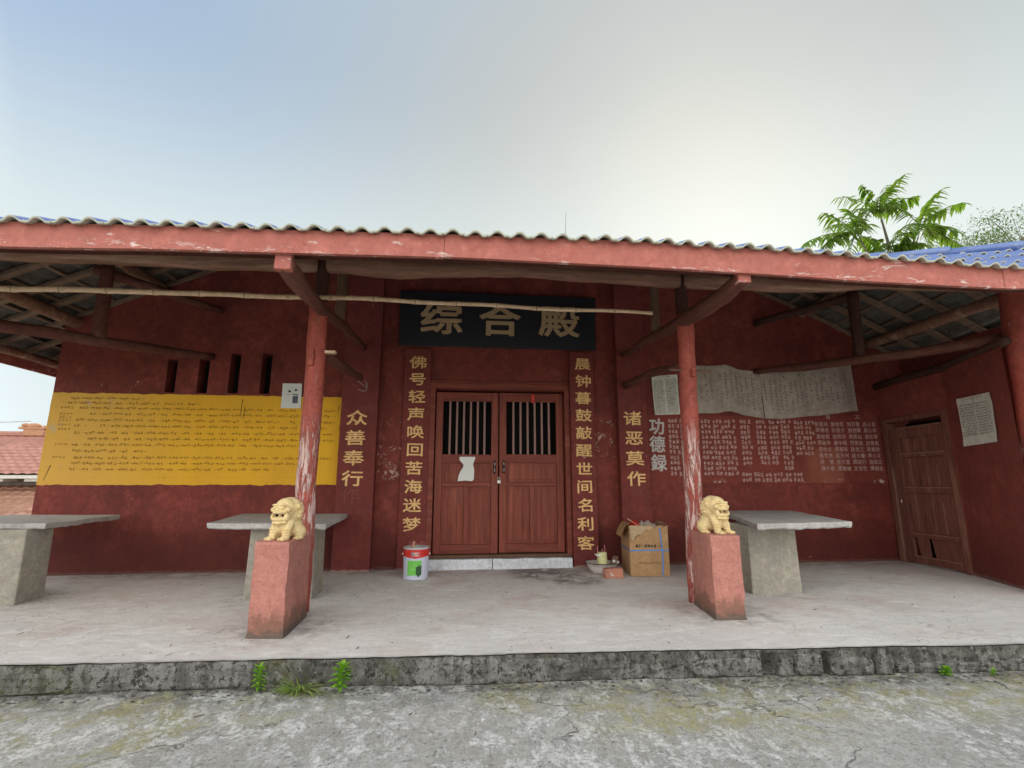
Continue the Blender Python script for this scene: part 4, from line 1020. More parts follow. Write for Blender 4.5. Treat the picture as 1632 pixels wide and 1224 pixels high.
# torn paper on the door
tp_ = MB()
out = [(.012, 1.43), (.225, 1.43), (.215, 1.385), (.195, 1.33), (.212, 1.25), (.207, 1.13), (.185, 1.105), (.09, 1.115), (-.008, 1.105), (.0, 1.17), (.025, 1.235), (.062, 1.29), (.07, 1.345), (.04, 1.375), (.012, 1.385)]
tp_.v = [(x, 6.893-.004*random.random(), z) for x, z in out]+[(.13, 6.886, 1.25)]
for i in range(len(out)): tp_.face((i, (i+1) % len(out), len(out)))
tag(tp_.build('torn_paper', M['paper']), 'torn blank white paper stuck on the left leaf of the central door', 'paper')
# two long weathered paper banners
def banner(label, top, bot, seed, cols_, zt=.93, zb=.10):
    x0, x1 = top[0][0], top[-1][0]; root = thing('paper_banner', label, 'banner', (x0, 6.83, bot[0][1]), 'weathered paper banners over the donor board')
    def S(u, v, k=0):
        xt, xb = gx(u, x0, x1), gx(u, bot[0][0], bot[-1][0]); zt_, zb_ = lerp_tab(top, xt), lerp_tab(bot, xb)
        x = xb+(xt-xb)*v; z = zb_+(zt_-zb_)*v
        y = 6.836-.012-.012*math.sin(x*17+seed+v*1.2)-.010*fbm(x*3, z*3, seed)-.02*(1-v)*abs(math.sin(x*5+seed))
        return Vector((x, y-k, z))
    g = MB(); g.grid(lambda u, v: S(u, v), 70, 16); g.build('sheet', M['banner'], root, smooth=True)
    g = MB(); rnd = random.Random(seed)
    for c_ in range(cols_):
        u = (c_+.6)/(cols_+.4); top_v = rnd.uniform(.75, .93); bot_v = rnd.uniform(.08, .3); v = top_v
        while v > bot_v:
            if rnd.random() < .8: scribble(g, lambda x, z, o: tuple(S(x, z, .003+o)), u+rnd.uniform(-.002, .002), v, .028*(10/cols_), .045, rnd, .006, 6)
            v -= .066
    g.build('lettering', M['ink_grey'], root)['kind'] = 'stuff'; return root
banner('wavy grey paper banner of handwritten columns directly right of the right column', [(3.33, 2.765), (3.6, 2.765), (3.86, 2.785), (4.11, 2.72), (4.39, 2.69)], [(3.35, 2.06), (3.65, 2.062), (3.86, 2.10), (4.10, 2.04), (4.395, 2.0)], 3, 13)
banner('wavy grey paper banner reaching towards the corner of the side wall', [(4.40, 2.69), (4.8, 2.70), (5.2, 2.745), (5.88, 2.84)], [(4.41, 2.0), (4.62, 1.995), (5.2, 2.05), (5.90, 2.135)], 5, 18)

# ================================================================== BAMBOO POLE
g = MB(); pts = []; rad = []
tab = [(-5.0, 2.755), (-3.99, 2.748), (-3.2, 2.752), (-2.72, 2.768), (-1.9, 2.762), (-1.47, 2.772), (-.21, 2.760), (.99, 2.742), (1.905, 2.732)]
x = -5.0
while x < 1.905:
    pts.append((x, 4.575+.01*math.sin(x*2.3), lerp_tab(tab, x)+.006*math.sin(x*5.2))); rad.append(.0275-.0015*(x+5))
    x += .055
for i in range(6, len(rad), 7):
    rad[i] *= 1.22
g.tube(pts, rad, 10)
bp = thing('bamboo_pole', 'long thin bamboo pole resting on the bracket arms under the eave', 'pole', (-1.5, 4.575, 2.8))
g.build('culm', M['bamboo'], bp, smooth=True)
for i in range(6, len(pts), 7):
    g = MB(); p = Vector(pts[i]); g.tube([p-Vector((.003, 0, 0)), p+Vector((.003, 0, 0))], rad[i]*1.03, 10, cap=False); g.build('node_ring', M['post_pale'], bp)

# ================================================================== PEDESTALS AND LIONS
def pedestal(label, front, back, h):
    (ax, ay), (bx, by) = front; (cx, cy), (dx, dy) = back        # front left, front right, back right, back left
    root = thing('pedestal', label, 'pedestal', ((ax+bx)/2, (ay+by)/2, 0), 'pedestals in front of the porch columns')
    g = MB()
    ring = [(ax, ay), (bx, by), (cx, cy), (dx, dy)]; n = 8
    def ringpts(z, grow):
        out_ = []; mx_ = sum(p[0] for p in ring)/4; my_ = sum(p[1] for p in ring)/4
        for i in range(4):
            p, q = ring[i], ring[(i+1) % 4]
            for k in range(n):
                u = k/n; x, y = p[0]+(q[0]-p[0])*u, p[1]+(q[1]-p[1])*u
                c_ = 1-.05*max(0, 1-min(u, 1-u)*12)
                x, y = mx_+(x-mx_)*grow*c_, my_+(y-my_)*grow*(1-.3*(1-c_))
                out_.append((x+.008*fbm(x*7, z*7)+.004*fbm(x*25, z*25), y+.008*fbm(y*7, z*7, 2)+.003*fbm(y*25, z*25), z+(.004*fbm(x*6, y*6) if z > .3 else 0)))
        return out_
    zs = [(-.01, 1.06), (.015, 1.03), (.03, 1.0)]+[(.03+(h-.05)*k/12, 1-.0*k) for k in range(1, 13)]+[(h-.006, .985), (h, .955)]
    rings = [ringpts(z, gr) for z, gr in zs]
    m_ = 4*n
    for r_ in rings: g.v += r_
    for i in range(len(rings)-1):
        for k in range(m_): g.face((i*m_+k, i*m_+(k+1) % m_, (i+1)*m_+(k+1) % m_, (i+1)*m_+k))
    c_ = len(g.v); last = rings[-1]; g.v.append((sum(p[0] for p in last)/m_, sum(p[1] for p in last)/m_, h+.002))
    for k in range(m_): g.face(((len(rings)-1)*m_+k, (len(rings)-1)*m_+(k+1) % m_, c_))
    g.build('block', M['pedestal'], root, smooth=False)
    return root
pedestal('tapered pink cement pedestal under the left lion, stained dark at its foot', ((-1.480, 4.02), (-1.215, 3.99)), ((-1.235, 4.63), (-1.50, 4.63)), .655)
pedestal('pink cement pedestal under the right lion, brown stain at its foot', ((2.08, 4.13), (2.335, 4.11)), ((2.40, 4.64), (2.16, 4.66)), .655)

def lion(label, loc, rot, mirror, seed):
    root = thing('stone_lion', label, 'statue', loc, 'guardian lions on the pedestals')
    g = MB(); rnd = random.Random(seed)
    E_ = lambda c, r: g.ell(c, r, 16, 11)
    E_((0, -.030, .240), (.086, .082, .086)); E_((0, .015, .245), (.092, .085, .086)); E_((0, .02, .19), (.088, .08, .07))
    E_((0, -.095, .219), (.064, .042, .018)); E_((0, -.088, .163), (.066, .050, .024)); E_((0, -.055, .19), (.062, .045, .045))
    E_((0, -.120, .236), (.022, .020, .015))
    for s_ in (-1, 1):
        E_((s_*.036, -.102, .272), (.030, .020, .010)); E_((s_*.037, -.108, .252), (.014, .012, .011)); E_((s_*.066, -.082, .235), (.024, .028, .022))
        E_((s_*.094, -.005, .258), (.020, .014, .022)); E_((s_*.060, -.085, .178), (.022, .03, .03))
        g.tube([(s_*.052, -.035, .145), (s_*.060, -.070, .085), (s_*.060, -.080, .022)], [.040, .032, .030], 12)
        for z in (.045, .065, .085): g.lathe([(.030, -.004), (.036, 0), (.030, .004)], s_*.060, -.078+.004*(z*10), z, 12)
        E_((s_*.060, -.098, .016), (.036, .040, .020))
        for q in (-1, 0, 1): E_((s_*.060+q*.021, -.128, .013), (.0115, .018, .014))
        E_((s_*.058, .080, .055), (.042, .062, .054)); E_((s_*.088, .040, .018), (.026, .048, .020))
        for q in (-1, 0, 1): E_((s_*.088+q*.015, -.002, .012), (.009, .013, .011))
    E_((0, -.030, .115), (.078, .066, .080)); E_((0, .055, .10), (.074, .095, .085)); E_((0, -.098, .128), (.020, .018, .020))
    g.tube([(0, .14, .03), (0, .165, .08), (0, .150, .135), (0, .165, .165)], [.024, .032, .026, .012], 10)
    for ring_, z, rr in ((9, .185, .084), (10, .214, .090), (9, .243, .088), (8, .270, .077), (6, .293, .055)):        # curls of the mane
        for k in range(ring_):
            a = R(4)+R(172)*k/(ring_-1)
            E_((rr*math.cos(a), .018+rr*.92*math.sin(a), z+rnd.uniform(-.004, .004)), (.017, .017, .016))
    g.tube([(-.062, -.09, .139), (-.03, -.125, .135), (.03, -.125, .135), (.062, -.09, .139)], .009, 8)
    ob = g.build('work', M['lion'])
    rm = ob.modifiers.new('r', 'REMESH'); rm.mode = 'VOXEL'; rm.voxel_size = .0036
    cut = MB(); cut.box(-.050, -.006, -.17, -.06, .178, .206).box(.006, .048, -.17, -.06, .178, .206)
    co = cut.build('cut', M['dark'])
    bo = ob.modifiers.new('b', 'BOOLEAN'); bo.operation = 'DIFFERENCE'; bo.object = co; bo.solver = 'EXACT'
    sm_ = ob.modifiers.new('s', 'SMOOTH'); sm_.iterations = 2; sm_.factor = .5
    bpy.context.view_layer.update()
    me = bpy.data.meshes.new_from_object(ob.evaluated_get(bpy.context.evaluated_depsgraph_get()))
    bpy.data.objects.remove(ob); bpy.data.objects.remove(co)
    me.name = 'lion_body'
    me.polygons.foreach_set('use_smooth', [True]*len(me.polygons))
    b = bpy.data.objects.new('body', me); col.objects.link(b); b.parent = root
    mo = MB(); mo.box(-.051, .049, -.082, -.060, .177, .207)  # near black block paints the shade inside the mouth
    bpy.context.view_layer.update()
    k_ = bpy.data.objects.new('mouth', None)
    mm = bpy.data.meshes.new('mouth'); mm.from_pydata(mo.v, [], mo.f); mm.materials.append(M['dark'])
    mt = bpy.data.objects.new('mouth', mm); col.objects.link(mt); mt.parent = root
    tm = MB(); tm.tube([(-.058, -.105, .206), (-.03, -.132, .210), (.03, -.132, .210), (.058, -.105, .206)], .0045, 6)
    tb = bpy.data.meshes.new('lip'); tb.from_pydata(tm.v, [], tm.f); tb.materials.append(M['tooth'])
    to = bpy.data.objects.new('lip', tb); col.objects.link(to); to.parent = root
    root.rotation_euler = (0, 0, rot); root.scale = (1.0*(-1 if mirror else 1)*.98, .98, .97)
    return root
lion('yellow painted stone lion on the left pedestal, facing left with wide open mouth', (-1.315, 4.20, .652), R(-22), False, 1)
lion('yellow painted stone lion on the right pedestal, facing right, grey worn paws', (2.235, 4.33, .652), R(22), True, 2)

# ================================================================== CEMENT TABLES
def table(label, top_pts, z, th, leg, seed):
    cx = sum(p[0] for p in top_pts)/4; cy = sum(p[1] for p in top_pts)/4
    root = thing('cement_table', label, 'table', (cx, cy, 0), 'cement slab tables in the porch')
    g = MB(); n = 16; pts = []
    for i in range(4):
        p, q = top_pts[i], top_pts[(i+1) % 4]
        for k in range(n):
            u = k/n; x, y = p[0]+(q[0]-p[0])*u, p[1]+(q[1]-p[1])*u
            pts.append((x+.010*fbm(x*4, y*4, seed), y+.010*fbm(x*4, y*4, seed+4)))
    m_ = len(pts)
    for (dz, gr) in ((0, .97), (0, 1.0), (-.006, 1.004), (-th*.8, .995), (-th, .975)):
        for (x, y) in pts:
            g.v.append((cx+(x-cx)*gr, cy+(y-cy)*gr, z+dz+(.004*fbm(x*3, y*3, seed))+(.012*fbm(x*9, y*9, seed) if dz <= -th*.8 else 0)))
    for i in range(4):
        for k in range(m_): g.face((i*m_+k, (i+1)*m_+k, (i+1)*m_+(k+1) % m_, i*m_+(k+1) % m_))
    g.v.append((cx, cy, z)); g.v.append((cx, cy, z-th)); a, b = len(g.v)-2, len(g.v)-1
    for k in range(m_): g.face((k, (k+1) % m_, a)); g.face((4*m_+k, b, 4*m_+(k+1) % m_))
    g.build('slab', M['slab'], root)
    x0, x1, y0, y1 = leg
    def lg(sx, sy, zz): return ((x0+x1)/2+(x1-x0)/2*sx*(1-.03*zz), (y0+y1)/2+(y1-y0)/2*sy*(1-.03*zz))
    g = MB(); g.hexa([(*lg(-1, -1, 0), -.01), (*lg(1, -1, 0), -.01), (*lg(1, 1, 0), -.01), (*lg(-1, 1, 0), -.01), (*lg(-1, -1, 1), z-th+.004), (*lg(1, -1, 1), z-th+.004), (*lg(1, 1, 1), z-th+.004), (*lg(-1, 1, 1), z-th+.004)])
    bevel(g.build('leg', M['leg_cement'], root), .012); return root
table('pale cement slab table at the far left end of the porch', [(-5.25, 5.45), (-3.85, 5.32), (-4.0, 6.64), (-5.3, 6.80)], .708, .055, (-4.50, -3.955, 5.26, 5.60), 1)
table('cement slab table behind the left lion pedestal, rough chipped edge', [(-2.36, 5.20), (-1.215, 4.97), (-1.36, 6.62), (-2.66, 6.80)], .708, .055, (-1.98, -1.36, 5.22, 5.62), 2)
table('pale cement slab table on a buff leg right of the right lion', [(2.76, 4.55), (3.86, 4.74), (4.60, 6.75), (3.62, 6.80)], .708, .060, (2.93, 3.46, 5.01, 5.50), 3)

# ================================================================== BUCKET OF INCENSE
BX, BY, BR = -.470, 6.21, .148
bk = thing('paint_bucket', 'white paint bucket with red band and green label full of incense ash', 'bucket', (BX, BY, 0))
g = MB(); g.lathe([(.001, .003), (BR*.95, .003), (BR*.955, .0), (BR*.95, .012), (BR*.985, .25), (BR, .345), (BR-.004, .345), (BR*.97, .30), (.001, .30)], BX, BY, 0, 36); g.build('pail', M['bucket_white'], bk, smooth=True)
g = MB(); g.tube([(BX+(BR+.001)*math.cos(a), BY+(BR+.001)*math.sin(a), .347) for a in [i*math.pi/18 for i in range(37)]], .006, 6); g.build('rim', M['metal'], bk, smooth=True)
def cyl(a0, a1, z0f, z1f, off, n=20, nv=3):
    g = MB(); g.grid(lambda u, v: (BX+(BR*.99+off)*math.sin(gx(u, a0, a1)), BY-(BR*.99+off)*math.cos(gx(u, a0, a1)), z0f(gx(u, a0, a1))*(1-v)+z1f(gx(u, a0, a1))*v), n, nv); return g
cyl(-math.pi, math.pi, lambda a: .235+.022*min(1, abs(a)), lambda a: .334, .0022, 48).build('red_band', M['bucket_red'], bk, smooth=True)
g = cyl(-.60, .52, lambda a: .055, lambda a: .215, .0015); g.build('label', M['bucket_green'], bk, smooth=True)
g = cyl(.08, .52, lambda a: .035+.03*abs(a-.3)/.2, lambda a: .10+.06*math.cos((a-.35)*3), .0028, 12); g.build('leaf_print', M['green_dark'], bk, smooth=True)
g = cyl(-.32, .30, lambda a: .262, lambda a: .302, .0032, 10); g.build('logo_patch', M['paper'], bk, smooth=True)
g = MB()
for ch, a in (('立', -.02), ('邦', .19)): put_glyph(g, ch, (0, 0, 0), .030, .034, bold=.0012, mapf=lambda X, Y, k, a=a: (BX+(BR*.99+.0042+k)*math.sin(a+X/BR), BY-(BR*.99+.0042+k)*math.cos(a+X/BR), .282+Y))
g.build('lettering', M['bucket_red'], bk)
g = cyl(-.31, -.12, lambda a: .264, lambda a: .300, .0040, 6); g.build('logo_mark', plain('grey violet mark', (.25, .2, .32), .5), bk)
for s_ in (-1, 1):
    g = MB(); g.tube([(BX+s_*(BR-.002), BY, .275), (BX+s_*(BR+.014), BY, .275)], [.013, .010], 10); g.build('ear', M['metal'], bk)
g = MB(); rnd = random.Random(4)
g.grid(lambda u, v: (BX+BR*.965*v*math.cos(u*2*math.pi), BY+BR*.965*v*math.sin(u*2*math.pi), .338+.028*(1-v*v)+.012*fbm(u*6, v*5)), 28, 8); g.build('ash', M['ash'], bk, smooth=True)
for k in range(17):
    a, r_ = rnd.uniform(0, 6.28), rnd.uniform(.02, .12); x, y = BX+r_*math.cos(a), BY+r_*math.sin(a)
    hgt = rnd.uniform(.015, .055); g = MB(); g.tube([(x, y, .345), (x+rnd.uniform(-.01, .01), y+rnd.uniform(-.01, .01), .36+hgt)], .0022, 5); g.build('incense_stick', M['incense'], bk)
g = MB(); g.lathe([(.001, .34), (.030, .345), (.022, .365), (.012, .38), (.011, .415), (.001, .42)], BX-.03, BY-.05, 0, 10); g.build('candle_stub', M['candle'], bk, smooth=True)

# ================================================================== BASIN, CAN, BRICK
bs = thing('enamel_basin', 'chipped white enamel basin on the floor left of the cardboard box', 'basin', (1.765, 6.30, 0))
g = MB(); g.lathe([(.001, .004), (.10, .004), (.135, .03), (.165, .075), (.188, .125), (.20, .13), (.188, .132), (.160, .078), (.13, .036), (.095, .012), (.001, .012)], 1.765, 6.30, 0, 32); g.build('bowl', M['enamel'], bs, smooth=True)
g = MB(); g.tube([(1.765+.199*math.cos(a), 6.30+.199*math.sin(a), .131) for a in [i*math.pi/16 for i in range(33)]], .005, 6); g.build('rim', M['enamel_rim'], bs, smooth=True)
g = MB(); g.grid(lambda u, v: (1.765+.15*v*math.cos(u*6.283), 6.30+.15*v*math.sin(u*6.283), .070+.02*fbm(u*5, v*4, 2)), 24, 6); tag(g.build('ash_heap', M['ash'], smooth=True), 'grey incense ash lying in the enamel basin', 'ash', kind='stuff')
cn = thing('ribbed_can', 'yellow green ribbed can holding candle stubs standing in the basin', 'can', (1.765, 6.27, .07))
prof = [(.001, 0), (.062, 0)]
for k in range(5): prof += [(.064-.002*k, .008+.036*k), (.068-.002*k, .022+.036*k), (.063-.002*k, .036+.036*k)]
prof += [(.050, .185), (.001, .182)]
g = MB(); g.lathe(prof, 1.765, 6.27, .07, 24); g.build('can_body', M['can'], cn, smooth=True)
g = MB(); g.box(1.68, 1.735, 6.22, 6.30, .215, .232, jit=.004); g.build('lid_scrap', M['paper'], cn)
for (dx, h_) in ((-.055, .075), (.035, .085), (.005, .04)):
    g = MB(); g.tube([(1.765+dx, 6.27, .245), (1.765+dx, 6.27, .25+h_)], .004, 6); g.build('incense_stick', M['incense'], cn)
g = MB(); g.hexa([(1.83, 6.22, .08), (1.90, 6.20, .08), (1.91, 6.27, .08), (1.84, 6.29, .08), (1.90, 6.24, .21), (1.955, 6.22, .205), (1.96, 6.27, .205), (1.905, 6.28, .21)])
tag(g.build('wood_offcut', M['post_pale']), 'small brown wood offcut leaning out of the enamel basin', 'wood block')
g = MB(); g.ell((1.935, 6.24, .135), (.035, .03, .024), 10, 7); g.ell((1.90, 6.225, .150), (.020, .018, .018), 8, 6)
tag(g.build('crumpled_wrapper', M['enamel'], smooth=True), 'crumpled pale paper wrapper on the rim of the enamel basin', 'wrapper')
bkk = MB(); bkk.hexa([(1.715, 5.945, 0), (1.925, 5.965, 0), (1.915, 6.065, 0), (1.705, 6.045, 0), (1.715, 5.945, .108), (1.925, 5.965, .112), (1.915, 6.065, .112), (1.705, 6.045, .108)])
bkk.v = [(x+random.uniform(-.004, .004), y+random.uniform(-.004, .004), z) for x, y, z in bkk.v]
tag(bevel(bkk.build('brick', M['brick']), .008, 3), 'orange brick standing on edge in front of the enamel basin', 'brick')

# ================================================================== CARDBOARD BOX
cb = thing('cardboard_box', 'tall brown cardboard box tied with blue strap, torn open on top', 'box', (2.29, 6.3, 0))
P_ = [(2.045, 6.06), (2.515, 6.03), (2.57, 6.56), (2.12, 6.60)]
HB = .565
def wallq(g, p, q, z0, z1a, z1b, th=.006, n=12, rag=0.0, seed=0):
    d = Vector((q[0]-p[0], q[1]-p[1], 0)); nr = Vector((-d.y, d.x, 0)).normalized()*th
    a_ = lambda u, v: Vector((p[0]+d.x*u, p[1]+d.y*u, z0+((z1a+(z1b-z1a)*u+rag*fbm(u*7, seed)+rag*.5*fbm(u*23, seed))-z0)*v))
    g.grid(lambda u, v: a_(u, v), n, 4); g.grid(lambda u, v: a_(u, v)+nr, n, 4, flip=True); g.grid(lambda u, v: a_(u, 1)+nr*v, n, 1)
names_ = ('front_side', 'right_side', 'back_side', 'left_side')
for i in range(4):
    g = MB(); wallq(g, P_[i], P_[(i+1) % 4], .002, HB if i else .575, HB+.01, rag=(.03 if i == 0 else .008), seed=i); g.build(names_[i], M['cardboard'], cb)
g = MB(); g.quad((P_[0][0], P_[0][1], .003), (P_[1][0], P_[1][1], .003), (P_[2][0], P_[2][1], .003), (P_[3][0], P_[3][1], .003)); g.build('bottom', M['cardboard'], cb)
# folded-down front flap, torn; left flap hanging out
def ftop(u, v):
    x = 2.05+.30*u; low = .575-(.155-.145*u+.018*math.sin(u*17)+.012*fbm(u*9, 1))*v
    return (x, 6.052-.012*v-.010*math.sin(v*3)-.025*v*(1-u), low+.004)
g = MB(); g.grid(ftop, 16, 6); g.grid(lambda u, v: tuple(Vector(ftop(u, v))+Vector((0, .004, 0))), 16, 6, flip=True); g.build('front_flap', M['cardboard_in'], cb)
def ltop(u, v): return (2.05+.07*u-.115*v**.8, 6.08+.42*u-.05*v, .585-.145*v+.02*(1-v)+.02*math.sin(v*2.5))
g = MB(); g.grid(ltop, 10, 8); g.grid(lambda u, v: tuple(Vector(ltop(u, v))+Vector((.004, 0, -.003))), 10, 8, flip=True); g.build('left_flap', M['cardboard'], cb)
g = MB(); g.grid(lambda u, v: (2.565-.03*v, 6.08+.45*u, .57+.045*v*math.sin(u*3.1)), 8, 3); g.build('right_flap', M['cardboard_in'], cb)
# strap
def band(z0, w, off):
    g = MB(); pp = [Vector((x, y, 0)) for x, y in P_]; c_ = sum(pp, Vector())/4
    pp = [c_+(p-c_)*(1+off) for p in pp]
    for i in range(4):
        a, b = pp[i], pp[(i+1) % 4]
        g.grid(lambda u, v: tuple(a.lerp(b, u)+Vector((0, 0, z0-w/2+w*v+.004*math.sin(u*3)))), 6, 1)
    return g
band(.292, .014, .010).build('strap', M['strap'], cb)
g = MB()
g.grid(lambda u, v: (2.415+.016*u+.012*math.sin(v*4), 6.030-.003-.004*math.sin(v*5)+(.005 if v < .5 else 0), .005+.55*v), 1, 14); g.build('strap', M['strap'], cb)
g = MB()
dirv = Vector((P_[1][0]-P_[0][0], P_[1][1]-P_[0][1], 0)).normalized()
for k, ch in enumerate('箱子(宽窄红油/M'):
    if ch.strip(): p = Vector((P_[0][0], P_[0][1], 0))+dirv*(.085+.0365*k); put_glyph(g, ch, (p.x, p.y-.0025, .345), .030*(.7 if ch in '()/M' else 1), .036, right=dirv, bold=.0012)
rnd = random.Random(2)
for k in range(16):
    p0_ = Vector((P_[0][0], P_[0][1]-.0025, 0)); scribble(g, lambda x, z, o: tuple(p0_+dirv*x+Vector((0, -o, z))), .10+.0165*k, .152, .012, .014, rnd, .0028, 4)
g.build('lettering', M['ink_black'], cb)
g = MB(); rnd = random.Random(3)
for k in range(5):
    for j in range(2): scribble(g, lambda x, z, o: (2.076+.09*(x+.1)/1-.003-o, 6.28+.05*x*10, z), .0+.012*j, .42-.035*k, .02, .03, rnd, .004, 5)
g.build('side_print', M['ink_grey'], cb)
g = MB(); g.grid(lambda u, v: (2.12+.13*u, 6.16+.2*v, .555+.075*math.sin(u*3.1)*math.sin(v*3.1)+.01*fbm(u*5, v*5)), 10, 8); tag(g.build('red_cloth', M['red_cloth'], smooth=True), 'bright red cloth bundled inside the top of the cardboard box', 'cloth')
g = MB(); g.grid(lambda u, v: (2.22+.25*u, 6.16+.25*v, .545+.06*math.sin(u*3.1)*math.sin(v*3.1)+.045*fbm(u*6, v*6, 3)), 14, 12); tag(g.build('crumpled_paper', M['banner']), 'crumpled pale packing paper beside the red cloth in the box', 'paper')
g = MB(); g.tube([(2.05, 6.10, .655), (2.22, 6.2, .56)], .006, 6); tag(g.build('thin_stick', M['bamboo']), 'thin pale stick poking out of the cardboard box', 'stick')

# ================================================================== WEEDS
def blade(g, p, d, L, w, droop, n=5, m=0, fold=.15):
    d = Vector(d).normalized(); side = d.cross(Vector((0, 0, 1)))
    if side.length < .1: side = Vector((1, 0, 0))
    side.normalize(); b = len(g.v)
    for i in range(n+1):
        u = i/n; c = Vector(p)+d*L*u+Vector((0, 0, -droop*L*u*u)); ww = w*math.sin(math.pi*min(.98, u*.86+.12))
        if i == n: ww = w*.04
        g.v += [tuple(c-side*ww/2+Vector((0, 0, fold*ww))), tuple(c), tuple(c+side*ww/2+Vector((0, 0, fold*ww)))]
    for i in range(n):
        for k in (0, 1): g.face((b+3*i+k, b+3*i+k+1, b+3*i+k+4, b+3*i+k+3), m)
def leafy(label, x, y, h, nl, L, w, seed, lean=(0, 0)):
    root = thing('weed', label, 'weed', (x, y, LOW), 'weeds growing at the foot of the step'); rnd = random.Random(seed)
    top = Vector((x+lean[0], y+lean[1]-.01, LOW+h)); base = Vector((x, y, LOW))
    g = MB(); g.tube([base, base.lerp(top, .5)+Vector((0, -.004, 0)), top], [.0028, .0024, .0015], 6); g.build('stem', M['weed'], root)
    for k in range(nl):
        u = .15+.85*k/(nl-1); p = base.lerp(top, u); a = k*2.4+rnd.uniform(-.3, .3); el = .2+.9*u*u
        g = MB(); ll = L*(1.1-.45*abs(u-.6)*1.5)*rnd.uniform(.85, 1.1)
        blade(g, p, (math.cos(a), math.sin(a)*.8-.1, el), ll, w, .35); g.build('leaf', M['weed'], root, smooth=True)
leafy('small bright green upright weed, first of those at the step', -1.185, 3.505, .145, 34, .062, .019, 1)
leafy('broader bright green leafy weed right of the grass tuft', -.70, 3.45, .155, 34, .078, .027, 2, (.02, 0))
leafy('low round green weed under the broken step at far right', 3.23, 3.305, .05, 24, .05, .026, 3)
leafy('tiny green weed at the step near the right edge', 3.55, 3.285, .035, 18, .032, .014, 4)
gt = thing('grass_tuft', 'spreading tuft of thin green grass between two leafy weeds at the step', 'grass', (-.94, 3.50, LOW)); rnd = random.Random(6)
for k in range(110):
    a = rnd.uniform(-3.3, .2); el = rnd.uniform(.05, 1.3); L = rnd.uniform(.07, .17)
    g = MB(); blade(g, (-.94+rnd.uniform(-.03, .03), 3.475+rnd.uniform(-.015, .01), LOW+.004), (math.cos(a)*1.2, math.sin(a)*.5, el), L*1.25, rnd.uniform(.005, .009), rnd.uniform(.2, .7), 6)
    g.build('blade', M['grass'], gt, smooth=True)

# ================================================================== TREES
def frond(parent, hub, tip, nl, LL, mat, seed, wid=.3):
    rnd = random.Random(seed); hub, tip = Vector(hub), Vector(tip); L = (tip-hub).length
    mid = hub.lerp(tip, .55)+Vector((0, 0, .14*L)); g = MB(); pts = []
    for i in range(11):
        u = i/10; pts.append(hub*(1-u)**2+mid*2*u*(1-u)+tip*u*u)
    g.tube(pts, [.010*(1-.8*i/10) for i in range(11)], 5)
    for k in range(nl):
        u = .14+.86*(k+.5)/nl; i = min(9, int(u*10)); f = u*10-i; p = pts[i].lerp(pts[i+1], f); tg = (pts[i+1]-pts[i]).normalized()
        sd2 = tg.cross(Vector((0, 0, 1))).normalized(); l_ = LL*(.55+.6*math.sin(math.pi*min(1, u*.8+.15)))*rnd.uniform(.85, 1.15)
        for s_ in (-1, 1):
            d = sd2*s_*rnd.uniform(.6, .95)+tg*rnd.uniform(.25, .5)+Vector((0, 0, rnd.uniform(-1.0, -.1)))
            if rnd.random() < .93: blade(g, p, d, l_, l_*wid*rnd.uniform(.8, 1.15), rnd.uniform(.1, .6), 4)
    return g.build('leaf', mat, parent, smooth=True)
tr = thing('ailanthus_tree', 'young tree with long feathery compound leaves rising behind the roof', 'tree', (8.9, 9.2, LOW))
S9 = lambda x, z, y=9.2: (x*y/13.0, y, 1.08+(z-1.08)*y/13.0)
hub1 = S9(12.85, 9.35); hub2 = S9(14.15, 9.0, 9.0); hub3 = S9(12.0, 8.6, 8.9); hub4 = S9(13.0, 8.2, 9.4)
g = MB(); g.tube([(8.9, 9.2, LOW-.05), (8.95, 9.2, 2.5), (9.0, 9.2, 4.6), hub4, hub1], [.10, .085, .06, .035, .015], 8)
g.tube([(9.0, 9.2, 4.6), (9.5, 9.1, 5.8), hub2], [.045, .03, .015], 7); g.tube([(8.98, 9.2, 4.4), (8.6, 9.0, 5.5), hub3], [.04, .025, .012], 7)
g.build('trunk', M['bark'], tr, smooth=True)
fr_ = [(hub1, (14.0, 10.75, 9.6), 11), (hub1, (12.35, 10.25, 9.3), 9), (hub1, (11.45, 9.75, 8.7), 10), (hub1, (14.3, 10.0, 8.8), 10), (hub1, (12.1, 9.1, 8.5), 9), (hub1, (13.6, 9.4, 9.9), 9), (hub1, (13.3, 10.3, 8.7), 9),
       (hub2, (15.2, 10.3, 9.3), 9), (hub2, (15.95, 9.85, 9.0), 12), (hub2, (15.5, 8.3, 8.8), 11), (hub2, (13.2, 9.6, 8.6), 9), (hub2, (14.4, 7.9, 8.7), 9), (hub2, (13.3, 8.6, 8.4), 10), (hub2, (14.8, 9.6, 9.8), 8), (hub2, (14.6, 8.6, 8.0), 9),
       (hub3, (10.9, 9.2, 8.8), 9), (hub3, (10.15, 8.1, 8.6), 11), (hub3, (10.6, 7.85, 8.2), 10), (hub3, (11.7, 9.4, 9.1), 8), (hub3, (11.6, 7.7, 8.4), 9), (hub3, (12.5, 8.9, 8.2), 9), (hub3, (11.0, 8.7, 8.0), 9),
       (hub4, (12.0, 7.7, 8.8), 9), (hub4, (14.0, 8.0, 9.0), 9), (hub4, (12.9, 7.6, 8.5), 9), (hub4, (13.7, 8.7, 8.3), 9), (hub4, (12.2, 8.5, 9.6), 9)]
rt = random.Random(21)
